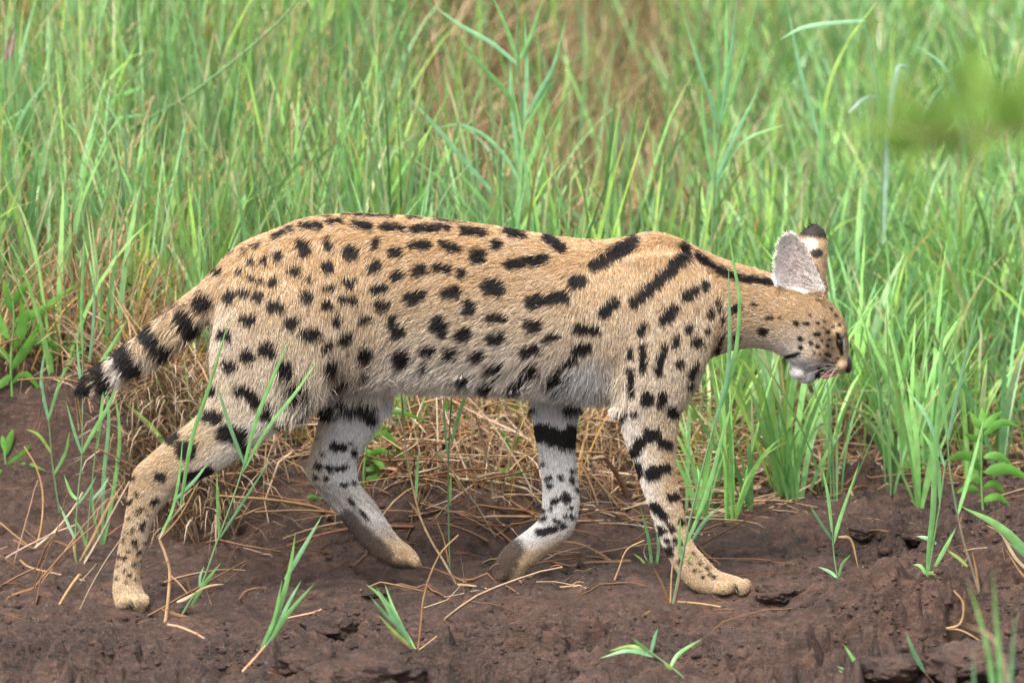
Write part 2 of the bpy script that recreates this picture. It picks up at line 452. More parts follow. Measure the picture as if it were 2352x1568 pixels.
def ear(base_l, base_r, rows, y0, cup, side):
    """a cupped shell: rows of (lx, ly, rx, ry) upward; cup = depth of the bowl; side -1 opens to the viewer"""
    Rw = catmull(np.array(rows, float), 18)
    nv, nu = len(Rw), 13
    s = np.linspace(-1, 1, nu)
    V = []
    for sgn in (0, 1):
        for i in range(nv):
            t = i / (nv - 1)
            for q in s:
                w = (q + 1) / 2
                px = Rw[i, 0] * (1 - w) + Rw[i, 2] * w; py = Rw[i, 1] * (1 - w) + Rw[i, 3] * w
                dep = cup * (1 - q * q) * (1 - .75 * t ** 1.5) * (-side)
                th = .0052 * (1 - .5 * t) * sgn * (-side)
                V.append(at(px, py, y0(t) + dep + th))
    V = np.array(V); o = nv * nu
    a = (np.arange(nv - 1)[:, None] * nu + np.arange(nu - 1)[None]).ravel()
    Q = [np.stack([a, a + 1, a + nu + 1, a + nu], 1), np.stack([a + o, a + o + nu, a + o + nu + 1, a + o + 1], 1)]
    rim = list(range(0, nu)) + [nu - 1 + nu * i for i in range(1, nv)] + [nu * (nv - 1) + j for j in range(nu - 2, -1, -1)] + [nu * i for i in range(nv - 2, 0, -1)]
    rim = np.array(rim); nx_ = np.roll(rim, -1)
    Q.append(np.stack([rim, rim + o, nx_ + o, nx_], 1))
    Q = np.vstack(Q)
    return V, Q, np.zeros((0, 3), int)

parts, ctrl = [], []
for S, n, sgn in ((TORSO, 90, -1), (HIND, 60, 1), (FORE, 60, 1), (FARF, 50, 1), (FARH, 50, 1), (TAIL, 40, 1)):
    V, Q, T, smp = loft(S, n)
    smp[:, 3:6] *= sgn
    parts.append((V, Q, T)); ctrl.append(smp)
# far-side shoulder and haunch so that the trunk is even on both sides
for S in (HIND[:7], FORE[:5]):
    S2 = [(a, b, c, d, hw, -y, f, wa, wb) for (a, b, c, d, hw, y, f, wa, wb) in S]
    V, Q, T, smp = loft(S2, 20); parts.append((V, Q, T))
for e in [
    (1854, 861, 0, 26, .021, 19, .15), (1838, 850, 0, 26, .028, 22, 0),             # chin and lower jaw
    (1862, 800, -.030, 40, .024, 44, .6), (1862, 800, .030, 40, .024, 44, .6),       # cheeks
    (1925, 838, -.013, 24, .015, 19, .3), (1925, 838, .013, 24, .015, 19, .3),       # whisker pads
    (1926, 762, -.026, 17, .016, 20, .2), (1926, 762, .026, 17, .016, 20, .2),       # brows
    (280, 1381, -.086, 17, .0085, 18, 0), (306, 1384, -.083, 15, .0078, 17, 0), (328, 1380, -.069, 15, .0088, 17, 0), (330, 1376, -.050, 14, .0085, 16, 0), (286, 1368, -.060, 26, .020, 22, 0),
    (1664, 1350, -.079, 22, .0085, 16, .1), (1703, 1350, -.073, 19, .0085, 18, 0), (1710, 1345, -.054, 18, .0088, 18, 0), (1690, 1342, -.036, 20, .0085, 16, 0), (1634, 1342, -.056, 26, .016, 18, .3),
    (320, 1085, -.055, 15, .011, 14, 0), (1414, 944, -.050, 15, .012, 17, 0), (716, 1076, .050, 15, .011, 15, 0),
    (1152, 1322, .040, 14, .010, 22, -.5), (1160, 1326, .056, 14, .010, 22, -.5),
    (950, 1290, .040, 18, .010, 13, -.6), (946, 1292, .058, 18, .010, 13, -.6),
    ]:
    parts.append(ellipsoid(*e))
parts.append(ear(None, None, [(1792, 668, 1893, 690), (1781, 640, 1893, 668), (1779, 605, 1882, 634), (1782, 572, 1867, 598), (1790, 548, 1850, 563), (1804, 535, 1836, 543), (1816, 531, 1828, 535)],
                 lambda t: -.036 - .022 * t, .022, -1))
parts.append(ear(None, None, [(1840, 672, 1900, 690), (1842, 640, 1900, 655), (1842, 605, 1900, 620), (1838, 580, 1901, 590), (1834, 556, 1901, 562), (1838, 536, 1899, 541), (1846, 522, 1892, 526), (1860, 513, 1880, 514)],
                 lambda t: .040 + .030 * t, .026, 1))
Vs, Qs, Ts, off = [], [], [], 0
for V, Q, T in parts:
    Vs.append(V); Qs.append(Q + off); Ts.append(T + off); off += len(V)
raw = mesh_np('raw_body', np.vstack(Vs), [np.vstack(Qs), np.vstack(Ts)])
tmp = bpy.data.objects.new('raw_body', raw)
COL.objects.link(tmp)
md = tmp.modifiers.new('remesh', 'REMESH'); md.mode = 'VOXEL'; md.voxel_size = .0026; md.use_smooth_shade = True
dg = bpy.context.evaluated_depsgraph_get()
body_me = bpy.data.meshes.new_from_object(tmp.evaluated_get(dg))
bpy.data.objects.remove(tmp); bpy.data.meshes.remove(raw)
body_me.name = 'body'

nv = len(body_me.vertices)
BV = np.empty(nv * 3, np.float32); body_me.vertices.foreach_get('co', BV); BV = BV.reshape(-1, 3).astype(float)
ED = np.empty(len(body_me.edges) * 2, np.int32); body_me.edges.foreach_get('vertices', ED); ED = ED.reshape(-1, 2)
deg = np.bincount(ED.ravel(), minlength=nv).astype(float)
def lap(X):
    out = np.zeros_like(X)
    for k in range(X.shape[1]):
        out[:, k] = np.bincount(ED[:, 0], X[ED[:, 1], k], nv) + np.bincount(ED[:, 1], X[ED[:, 0], k], nv)
    return out / np.maximum(deg, 1)[:, None]
bx, by = to_px(BV)
is_head = smooth(1770, 1830, bx) * (by < 905)
is_paw = np.maximum(smooth(1330, 1350, by) * (bx < 360), smooth(1640, 1660, bx) * (by > 1290))
is_trunk = (1 - smooth(880, 960, by)) * (1 - is_head)
for it in range(15):
    w = .5 * np.clip(is_trunk + .0, 0, 1) if it >= 5 else .5 * (1 - .6 * is_head - .85 * is_paw)
    BV += w[:, None] * (lap(BV) - BV)

CT_ = np.vstack(ctrl)
def field(P, chunk=20000):
    """fur direction, fur length, whiteness and place across the limb, from the nearest chords"""
    out = np.empty((len(P), 6))
    for s in range(0, len(P), chunk):
        q = P[s:s + chunk]
        a2 = (q ** 2).sum(1)[:, None] + (CT_[:, :3] ** 2).sum(1)[None] - 2 * q @ CT_[:, :3].T
        w = 1 / (np.maximum(a2, 0) + 1.5e-4) ** 3
        w /= w.sum(1)[:, None]
        out[s:s + chunk] = w @ CT_[:, 3:9]
    return out

FV = field(BV)
def fur_len(P, fd, px, py):
    L = fd[:, 3] / 1000.0
    belly = smooth(790, 890, py) * (px > 640) * (px < 1440) * (py < 930)
    L = L * (1 + 1.0 * belly)
    earz = ear_mask(P, px, py)
    return np.where(earz > .5, np.where(P[:, 1] < 0, .0085, .0045), L)
def ear_mask(P, px, py):
    lim = np.interp(px, [1770, 1800, 1850, 1895, 1910], [640, 662, 676, 668, 600])
    return ((px > 1776) & (px < 1906) & (py < lim) & ((P[:, 1] > .026) | (P[:, 1] < .0))).astype(float)
# the skin lies below the coat
Ls = fur_len(BV, FV, bx, by)
def vnormals(me):
    n = np.empty(len(me.vertices) * 3, np.float32); me.vertices.foreach_get('normal', n); return n.reshape(-1, 3).astype(float)
body_me.vertices.foreach_set('co', BV.astype(np.float32).ravel()); body_me.update()
NV = vnormals(body_me)
ins = np.clip(Ls * .34, .0006, .011) * (1 - ear_mask(BV, bx, by))
ins = lap(lap(lap(ins[:, None])))[:, 0]
BV -= NV * ins[:, None]
body_me.vertices.foreach_set('co', BV.astype(np.float32).ravel()); body_me.update()
NV = vnormals(body_me)

# ---- the coat's markings, plus toe-gap shade painted dark: capsules (x1, y1, x2, y2, radius)
def E(x, y, rx, ry=None, ang=0):
    """an oval mark as a capsule"""
    ry = rx if ry is None else ry
    if rx >= ry: d, r, a = rx - ry, ry, math.radians(ang)
    else: d, r, a = ry - rx, rx, math.radians(ang + 90)
    return (x - d * math.cos(a), y + d * math.sin(a), x + d * math.cos(a), y - d * math.sin(a), r)
SP = [
 (731, 493, 768, 493, 4), (799, 492, 836, 493, 4), (843, 496, 917, 499, 3), (945, 503, 978, 504, 3.5), (1012, 507, 1107, 513, 4.5), (1114, 515, 1222, 526, 3.5), (1287, 536, 1371, 550, 4.5),
 (708, 518, 745, 517, 8), (765, 508, 799, 509, 5), (826, 515, 858, 522, 9), (887, 522, 935, 526, 8), (960, 528, 999, 527, 8), (999, 525, 1040, 526, 7), (1074, 531, 1124, 539, 8), (1172, 536, 1212, 546, 8),
 E(702, 562, 16, 18), E(760, 553, 11, 13), E(809, 574, 21, 15, 8), E(873, 558, 12, 12), E(919, 575, 16, 11, 5), (957, 564, 996, 564, 9), (1030, 563, 1064, 572, 10), E(1151, 564, 14, 11, -5), E(1109, 589, 22, 17, 5),
 (1266, 548, 1302, 574, 11), (1180, 608, 1260, 595, 11), E(679, 609, 15, 13), E(751, 601, 16, 14), E(868, 603, 17, 15, 10), E(975, 619, 19, 13, 8), (1010, 613, 1042, 617, 10), E(924, 629, 17, 10, 10), E(1073, 626, 12, 9), E(804, 634, 18, 9, 10), E(758, 647, 15, 8, 10), E(711, 630, 7, 6),
 E(704, 669, 18, 13, -35), E(755, 684, 12, 10, -20), (785, 670, 820, 675, 8), E(877, 652, 24, 10, -3), E(885, 690, 21, 14, -15), E(965, 679, 27, 15, 18), E(1046, 669, 24, 13, 5), E(1144, 657, 27, 18, -5), E(1088, 703, 15, 17), (1232, 690, 1300, 674, 14), E(1330, 640, 19, 15, 30), (1366, 604, 1468, 552, 12),
 E(673, 725, 16, 14), E(775, 722, 11, 13), E(843, 717, 18, 8), E(912, 731, 16, 14, 20), E(926, 755, 18, 13, 20), E(1020, 740, 20, 20), (1022, 755, 1028, 762, 10), E(1076, 765, 22, 13, 35), E(1151, 725, 24, 12, -5), E(1235, 743, 20, 13, 15), (1386, 710, 1412, 683, 13), E(1347, 746, 32, 13, -8),
 E(712, 754, 23, 15, 5), E(799, 760, 20, 12, 30), (743, 793, 755, 771, 8), E(1151, 772, 24, 14, 15), E(1273, 767, 20, 7, 20), E(1228, 797, 24, 10, 20), E(995, 799, 18, 11, 10), E(1046, 807, 19, 12, 10), E(1107, 811, 18, 11, 15), E(1340, 790, 24, 12, 10),
 E(841, 800, 20, 18, 30), E(934, 814, 20, 20), E(760, 826, 12, 18, -20), E(1151, 836, 18, 11, 20), E(853, 845, 12, 12), E(1090, 855, 14, 13), E(1144, 867, 14, 12), E(797, 862, 18, 18), E(992, 834, 9, 9), (1203, 874, 1240, 832, 12), E(1310, 822, 22, 8, 30), E(1288, 856, 20, 15), E(690, 870, 20, 18), E(694, 908, 15, 12, 15), E(731, 903, 10, 10), E(1336, 908, 20, 9),
 (638, 541, 684, 521, 4.5), (524, 582, 546, 571, 3.5), (566, 573, 606, 557, 2.2), E(641, 581, 11, 10), E(608, 591, 10, 8, 30), E(578, 592, 8, 7), E(578, 628, 10, 7), E(600, 635, 9, 6), E(630, 635, 12, 12), E(555, 615, 8, 7),
 E(671, 728, 16, 14, -20), E(634, 691, 20, 13, 0), E(594, 668, 13, 10), E(564, 661, 12, 10), E(533, 668, 14, 15), E(574, 719, 17, 14, 0), E(618, 787, 21, 19), E(572, 804, 16, 17), E(531, 827, 20, 14, -15), E(654, 830, 20, 19), E(561, 884, 22, 13, -8), E(588, 907, 20, 14, -15), E(621, 937, 20, 18, 20), E(498, 947, 24, 18, -10), E(541, 990, 36, 20, -10), E(652, 962, 16, 12, 20), E(568, 1020, 11, 9), E(436, 1028, 25, 22, 10), (428, 1092, 490, 1076, 11), E(372, 1090, 15, 10), E(404, 1000, 20, 14, 30), E(491, 887, 12, 13), E(521, 754, 14, 16), E(478, 685, 20, 22), E(511, 618, 10, 8),
 E(358, 1146, 12, 6, 30), E(325, 1165, 6), E(305, 1096, 7, 5), E(318, 1130, 5), E(300, 1150, 5), E(329, 1199, 6, 8), E(292, 1219, 5, 4), E(309, 1242, 6, 7), E(286, 1279, 5, 3.5), E(319, 1265, 6, 5), E(274, 1296, 4, 3), E(296, 1319, 5, 3), E(311, 1290, 4, 4), E(300, 1188, 5, 4), E(282, 1240, 4, 4), E(306, 1212, 4), E(340, 1176, 4), E(290, 1335, 4, 3), E(268, 1325, 3), E(312, 1330, 3),
 *[(274 + 10 * ((i * 5) % 7), 1120 + 11 * i, 277 + 10 * ((i * 5) % 7), 1122 + 11 * i, 1.4 + (i % 3) * .8) for i in range(19)], *[(1494 + 3 * i + 11 * ((i * 3) % 5), 1186 + 7 * i, 1498 + 3 * i + 11 * ((i * 3) % 5), 1191 + 7 * i, 1.8 + (i % 3) * .8) for i in range(13)],
 (1686, 1340, 1692, 1360, 2.0), (300, 1380, 303, 1392, 2.0),  # dark lines painting the shade in the gaps between the near toes
 # tail
 E(446, 648, 16, 14, 45), E(404, 690, 17, 15, 45), E(495, 612, 12, 8, 30), (432, 716, 455, 746, 18), (346, 752, 396, 800, 18), (282, 785, 322, 838, 23), (234, 834, 258, 884, 19), (170, 900, 200, 874, 24), (330, 748, 400, 694, 8), (282, 790, 234, 826, 9),
 # shoulder, neck, chest
 (1456, 684, 1578, 576, 13), (1604, 588, 1662, 624, 7), (1662, 624, 1700, 638, 8.5), (1700, 638, 1776, 650, 8), (1466, 528, 1522, 532, 5.5), E(1616, 647, 11, 13), (1575, 670, 1592, 657, 12), (1525, 726, 1548, 698, 12), (1650, 680, 1654, 700, 7), E(1630, 708, 10, 12), E(1602, 705, 4), E(1664, 725, 9, 13), E(1698, 706, 13, 10), (1471, 756, 1481, 735, 8), E(1581, 745, 10, 14), E(1553, 772, 9, 16, -5), E(1600, 775, 12, 14), (1662, 762, 1655, 800, 8), E(1623, 750, 4, 6), E(1448, 801, 8, 17), (1477, 782, 1480, 836, 8), (1526, 787, 1511, 846, 9), E(1562, 825, 10, 11), (1596, 832, 1589, 850, 8.5), (1449, 840, 1453, 898, 6), E(1488, 907, 16, 18, 20), (1525, 898, 1520, 918, 10), E(1546, 938, 14, 15), E(1758, 763, 11, 10), E(1700, 772, 7, 10), E(1589, 876, 7, 10), E(1736, 698, 7, 4), E(1771, 731, 8, 5), E(1796, 731, 4),
 # near foreleg
 (1419, 965, 1434, 938, 8), E(1456, 942, 10, 5, -20), E(1494, 992, 23, 16, 0), (1456, 1034, 1470, 1008, 14), E(1527, 1013, 19, 12, -25), E(1464, 1075, 11, 20, 10), E(1499, 1082, 19, 19), E(1527, 1071, 15, 12, 20), E(1544, 1136, 15, 11, 10), (1502, 1157, 1523, 1181, 11), E(1563, 1194, 6, 8), E(1542, 1211, 7, 10, 20), E(1518, 1217, 8, 10), E(1552, 1239, 8, 5, -20), E(1537, 1262, 9, 12), E(1561, 1285, 7, 6), E(1532, 1240, 6), E(1604, 1290, 4, 3), E(1621, 1303, 4, 3), E(1596, 1308, 4, 3), E(1638, 1325, 4, 3), E(1584, 1290, 4, 3), E(1612, 1325, 3), E(1590, 1265, 4, 3), (1691, 1350, 1690, 1362, 3), E(1608, 1312, 3), E(1628, 1318, 3), E(1598, 1276, 3),  # one short upright stroke paints the shaded gap between the toes
 # face
 E(1833, 745, 6, 9, 20), E(1855, 745, 8, 4, -10), E(1881, 744, 5, 4), E(1863, 726, 5, 3), E(1896, 739, 4, 3), E(1902, 764, 7, 5, -15), E(1879, 769, 9, 5, 10), E(1842, 780, 7, 7), E(1864, 790, 7, 6), E(1842, 800, 6, 8), E(1879, 797, 6, 5), E(1905, 781, 5, 4), E(1902, 795, 5, 4), E(1902, 816, 9, 4, -15), E(1872, 812, 3), E(1884, 815, 3), (1811, 823, 1838, 814, 5), E(1930, 747, 5, 3), E(1922, 728, 5, 3, -40), E(1910, 712, 5, 3, -40), E(1920, 834, 3), E(1911, 833, 2.5), E(1917, 842, 3), E(1924, 823, 3), E(1906, 843, 3), E(1916, 752, 4, 3), E(1893, 755, 3), E(1888, 783, 3), E(1912, 800, 3),
 (1925, 768, 1934, 812, 4.6), E(1886, 848, 8, 4, -10), E(1875, 866, 3, 6), *[(1895 + 8 * i + 3 * j, 826 + 7 * j + i, 1897 + 8 * i + 3 * j, 827 + 7 * j + i, 1.5) for i in range(4) for j in range(3)]]
FARSP = [
 (1242, 986, 1304, 1008, 22), E(1312, 988, 15, 20), E(1226, 926, 9, 8), E(1308, 921, 18, 12), E(1260, 1093, 10, 6, 10), E(1314, 1097, 7, 11, 20), E(1262, 1110, 8, 5), E(1299, 1138, 11, 13, 30), E(1275, 1146, 11, 7, 30), E(1250, 1187, 9, 6, 30), E(1295, 1204, 9, 7, 30), (1240, 1222, 1278, 1210, 8), E(1300, 1180, 6, 5), E(1276, 1190, 5, 4), E(1310, 1160, 5), E(1265, 1165, 5), *[(1246 + 13 * ((i * 5) % 7), 1060 + 15 * i, 1250 + 13 * ((i * 5) % 7), 1063 + 15 * i, 3 + (i % 3)) for i in range(11)], *[(722 + 17 * ((i * 5) % 7), 1000 + 13 * i, 728 + 17 * ((i * 5) % 7), 1001 + 13 * i, 3 + (i % 3)) for i in range(9)],
 (792, 905, 842, 926, 21), E(855, 952, 15, 19), E(757, 940, 18, 24), E(778, 1021, 20, 10, -10), E(815, 1034, 7, 9), E(769, 1070, 22, 6, -8), E(732, 1066, 10, 8, -30), E(749, 1093, 6), E(790, 1110, 8, 4), E(806, 1150, 14, 3, -50), E(835, 1180, 16, 3, -50)]

PADS = [(1146, 1322, 1180, 1258, 29), (796, 1188, 880, 1280, 24), (872, 1290, 936, 1308, 17), (745, 1155, 790, 1205, 9)]

def capsules(px, py, S):
    d = np.full(len(px), 1e9)
    for (x1, y1, x2, y2, r) in S:
        sel = np.nonzero((px > min(x1, x2) - r - 30) & (px < max(x1, x2) + r + 30) & (py > min(y1, y2) - r - 30) & (py < max(y1, y2) + r + 30))[0]
        if not len(sel): continue
        ax, ay = px[sel] - x1, py[sel] - y1
        vx, vy = x2 - x1, y2 - y1
        t = np.clip((ax * vx + ay * vy) / (vx * vx + vy * vy + 1e-9), 0, 1)
        d[sel] = np.minimum(d[sel], np.hypot(ax - t * vx, ay - t * vy) - r)
    return d

TAN_A = np.array([.555, .345, .168]); TAN_B = np.array([.54, .40, .25]); WHITE = np.array([.86, .78, .69]); GREY = np.array([.68, .67, .665]); CHIN = np.array([.69, .665, .645]); BLACK = np.array([.012, .009, .009]); BROWN = np.array([.055, .036, .030])
def coat(P, fd, soft=3.0, jig=None):
    """coat colour at points P (the markings are the animal's own, the same on both flanks)"""
    far_leg = (P[:, 1] > .012) & (to_px(P)[1] > 895)
    Pm = P.copy()
    m = ~far_leg
    Pm[m, 1] = -np.abs(P[m, 1])
    px, py = to_px(Pm)
    if jig is not None: px, py = px + jig[:, 0], py + jig[:, 1]
    wob = (noise3(P * 120, 3) - .5) * 5
    wh = np.clip(fd[:, 4], 0, 1)
    trunk = (px > 480) & (px < 1640) & (py < 930)
    wh = np.where(trunk, wh * smooth(700, 885, py) * 1.0 + .10 * smooth(620, 760, py), wh)
    wh = np.where(trunk, wh, smooth(.18, .62, wh))
    chest = np.exp(-(((px - 1345) / 75) ** 2 + ((py - 858) / 50) ** 2))
    wh = np.maximum(wh, chest * 1.1)
    rump = np.exp(-(((px - 515) / 50) ** 2 + ((py - 770) / 70) ** 2)); wh = np.maximum(wh, .55 * rump)
    chin = np.clip(1.7 * np.exp(-(((px - 1846) / 46) ** 2 + ((py - 856) / 25) ** 2)), 0, 1) * smooth(812, 830, py); wh = np.maximum(wh, chin)
    lip = .8 * np.exp(-(((px - 1922) / 14) ** 2 + ((py - 856) / 4) ** 2)); wh = np.maximum(wh, lip)
    brow = np.exp(-(((px - 1938.5) / 3.5) ** 2 + ((py - 788) / 20) ** 2)); wh = np.maximum(wh, .8 * brow)
    wh = np.clip(wh + (noise3(P * 45, 8) - .5) * .25, 0, 1)
    t = smooth(520, 800, py)[:, None] * np.where((py < 1000) & (px < 1650), 1, .75)[:, None]
    c = TAN_A * (1 - t) + TAN_B * t
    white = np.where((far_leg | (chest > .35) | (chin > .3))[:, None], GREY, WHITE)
    c = c * (1 - wh[:, None]) + white * wh[:, None]
    d = np.where(far_leg, capsules(px, py, FARSP), capsules(px, py, SP))
    c = c * .84
    cw = np.clip(np.maximum(np.maximum(chin, lip), .9 * brow) * 1.1 - .1, 0, 1)[:, None]
    c = c * (1 - cw) + CHIN * cw
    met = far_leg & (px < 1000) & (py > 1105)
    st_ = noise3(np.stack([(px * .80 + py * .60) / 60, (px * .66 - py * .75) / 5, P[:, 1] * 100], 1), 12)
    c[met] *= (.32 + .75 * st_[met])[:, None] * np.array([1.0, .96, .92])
    k = smooth(soft, -soft, d + wob * np.where(px > 1785, .5, 1) - 1.4 * (px < 1785))[:, None]
    c = c * (1 - k) + BLACK * k
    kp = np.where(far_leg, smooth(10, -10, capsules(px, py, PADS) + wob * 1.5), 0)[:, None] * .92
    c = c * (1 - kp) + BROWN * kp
    # ears
    em = ear_mask(P, *to_px(P)) > .5
    if em.any():
        ex, ey = to_px(P[em])
        near = P[em, 1] < 0
        ce = np.empty((em.sum(), 3))
        rimd = np.clip(np.hypot((ex - 1836) / 50, (ey - 612) / 72), 0, 1)[:, None] ** 2
        inner = (np.array([.58, .42, .38]) * (1 - rimd) + np.array([.86, .79, .74]) * rimd) * (.72 + .45 * noise3(P[em] * 300, 4))[:, None]
        mid = np.exp(-(((ex - 1858) / 15) ** 2 + ((ey - 652) / 12) ** 2))[:, None]
        inner = inner * (1 - .75 * mid) + np.array([.16, .09, .08]) * .75 * mid
        back = np.tile(np.array([.46, .33, .20]), (em.sum(), 1))
        bl = np.maximum(smooth(553, 543, ey + (ex - 1870) * -.12), smooth(15, 9, np.hypot((ex - 1876) * .8, (ey - 584) * 1.1)))[:, None]
        wt = smooth(22, 14, np.hypot(ex - 1862, (ey - 564) * 1.2))[:, None]
        back = back * (1 - wt) + np.array([.62, .54, .44]) * wt
        back = back * (1 - bl) + np.array([.035, .028, .026]) * bl
        ce = np.where(near[:, None], inner, back)
        c[em] = ce
    return c

set_col(body_me, coat(BV, FV))

def coat_mat(name, rough=0.6):
    m, nt, p, out = new_mat(name)
    a = nt.nodes.new('ShaderNodeAttribute'); a.attribute_name = 'Col'
    tc = nt.nodes.new('ShaderNodeTexCoord')
    nz = nt.nodes.new('ShaderNodeTexNoise'); nz.inputs['Scale'].default_value = 350
    nt.links.new(tc.outputs['Object'], nz.inputs['Vector'])
    mr = nt.nodes.new('ShaderNodeMapRange'); mr.inputs['To Min'].default_value = .8; mr.inputs['To Max'].default_value = 1.2
    nt.links.new(nz.outputs['Fac'], mr.inputs['Value'])
    h = nt.nodes.new('ShaderNodeHueSaturation')
    nt.links.new(a.outputs['Color'], h.inputs['Color']); nt.links.new(mr.outputs[0], h.inputs['Value'])
    nt.links.new(h.outputs[0], p.inputs['Base Color'])
    p.inputs['Roughness'].default_value = rough
    p.inputs['Specular IOR Level'].default_value = .25
    return m
M_COAT = coat_mat('coat')
M_FUR = coat_mat('fur_strand', .5)
body_me.materials.clear(); body_me.materials.append(M_COAT)

serval = thing('serval', (0, 0, .02), 'spotted tawny wild cat with ringed tail walking across the mud with its head lowered', 'wild cat')
body = link('body', body_me, serval)

# ---- fur strands
body_me.calc_loop_triangles()
TR = np.empty(len(body_me.loop_triangles) * 3, np.int32); body_me.loop_triangles.foreach_get('vertices', TR); TR = TR.reshape(-1, 3)
a, b, c = BV[TR[:, 0]], BV[TR[:, 1]], BV[TR[:, 2]]
ar = np.linalg.norm(np.cross(b - a, c - a), axis=1) / 2
NH = 370000
Lt = Ls[TR].mean(1)
face_bias = np.where(NV[TR].mean(1)[:, 1] < .35, 1.0, .45)
short = 1 + .8 * (Lt < .007)
wgt = ar * face_bias * short
ti = R.choice(len(TR), NH, p=wgt / wgt.sum())
r1, r2 = np.sqrt(R.random(NH)), R.random(NH)
bc = np.stack([1 - r1, r1 * (1 - r2), r1 * r2], 1)
HP = (BV[TR[ti]] * bc[..., None]).sum(1)
HN = (NV[TR[ti]] * bc[..., None]).sum(1); HN /= np.linalg.norm(HN, axis=1)[:, None]
hf = (FV[TR[ti]] * bc[..., None]).sum(1)
hx, hy = to_px(HP)
HL = fur_len(HP, hf, hx, hy) * R.uniform(.65, 1.25, NH)
HL *= np.where(np.hypot(hx - 1946, (hy - 835) * .7) < 18, .3, 1)
HL *= np.where(np.hypot((hx - 1928) * 1.3, hy - 787) < 15, .15, 1)
D = hf[:, :3].copy()
trunk = ((hx > 480) & (hx < 1640) & (hy < 930)).astype(float)
D[:, 2] -= (.25 + .5 * smooth(760, 900, hy)) * trunk
em = ear_mask(HP, hx, hy)
enr = (em > .5) & (HP[:, 1] < 0)
D[em > .5] = np.array([-.1, 0, 1.0])
D[enr] = np.stack([(hx[enr] - 1868) - 18, 0 * hx[enr], (655 - hy[enr]) * .8], 1)
D /= np.linalg.norm(D, axis=1)[:, None] + 1e-9
# tufting: neighbours lean the same way
tuft = np.stack([noise3(HP * 75 + k * 17.3, 50 + k) - .5 for k in range(3)], 1)
tuft2 = np.stack([noise3(HP * 230 + k * 9.1, 60 + k) - .5 for k in range(3)], 1)
lng = smooth(.010, .03, HL)[:, None]
D = D + tuft * (.5 + .9 * lng) + tuft2 * (.35 + .9 * lng) + R.normal(0, .16, (NH, 3))
D -= HN * (D * HN).sum(1)[:, None]
D /= np.linalg.norm(D, axis=1)[:, None] + 1e-9
lift = .38 + .22 * R.random(NH) + .1 * lng[:, 0]
lift = np.where(em > .5, .10 + .12 * R.random(NH), lift)
tt = np.array([0, .35, .7, 1.0])
PTS = HP[:, None] + HL[:, None, None] * (D[:, None] * (tt + .0)[None, :, None] * .9 + HN[:, None] * (lift[:, None] * (tt - .42 * tt ** 2)[None])[..., None])
PTS[:, :, 2] -= (HL[:, None] * (tt ** 2)[None] * (.10 + .35 * lng))
PTS[:, 0] -= HN * .0006
jig = R.normal(0, 1, (NH, 2)) * np.where(hx > 1785, .7, 2.2)[:, None]
HC = coat(HP, hf, 2.6, jig)
lum = np.where(HL < .0065, R.uniform(.5, 1.35, NH), R.uniform(.66, 1.26, NH))
pale = (R.random(NH) < .12) & (hx < 1790)
HC = HC * lum[:, None]
HC[pale & (HC[:, 0] > .2)] = HC[pale & (HC[:, 0] > .2)] * .5 + np.array([.40, .36, .30])
wl = enr & (R.random(NH) < .6)
HC[wl] = np.array([.86, .82, .79]) * lum[wl, None]
dk = enr & (R.random(NH) < .10)
HC[dk] = HC[dk] * .35
hc = bpy.data.hair_curves.new('fur')
hc.add_curves([4] * NH)
hc.attributes['position'].data.foreach_set('vector', PTS.astype(np.float32).ravel())
rad = hc.attributes.get('radius') or hc.attributes.new('radius', 'FLOAT', 'POINT')
wd = np.where(HL < .007, .00028, .00036) + .00010 * lng[:, 0]
rad.data.foreach_set('value', (wd[:, None] * np.array([1.0, .95, .7, .15])[None]).astype(np.float32).ravel())
ca = hc.attributes.new('Col', 'FLOAT_COLOR', 'CURVE')
ca.data.foreach_set('color', np.hstack([HC, np.ones((NH, 1))]).astype(np.float32).ravel())
hc.materials.append(M_FUR)
fur = link('fur', hc, serval, kind='stuff')

# ---- eyes, nose, tongue, whiskers, claws
def ell_obj(name, e, mat, parent, **kw):
    V, Q, T = ellipsoid(*e)
    return link(name, mesh_np(name, V, [Q, T], mat), parent, **kw)
M_EYE = simple_mat('eye_dark', (.012, .009, .006), .08, .6, 80, .2)
M_NOSE = simple_mat('nose_skin', (.030, .019, .018), .4, .5, 500, .3)
M_TONGUE = simple_mat('tongue_skin', (.62, .22, .24), .35, .5, 300, .2)
M_WHISK = simple_mat('whisker', (.75, .72, .68), .4, .4)
M_CLAW = simple_mat('claw', (.07, .055, .05), .3, .5)
M_MOUTH = simple_mat('mouth_dark', (.02, .011, .012), .4, .4)
for s in (-1, 1):
    ell_obj('eye', (1928, 786, s * .0262, 9, .0095, 16, .16), M_EYE, serval)
ell_obj('nose', (1945, 835, 0, 12, .0135, 22, .16), M_NOSE, serval)
V, Q, T = ellipsoid(1902, 861, -.009, 22, .011, 6, .22)
link('tongue', mesh_np('tongue', V, [Q, T], M_TONGUE), serval)
ell_obj('mouth', (1880, 860, 0, 5, .0165, 8, .3), M_MOUTH, serval)

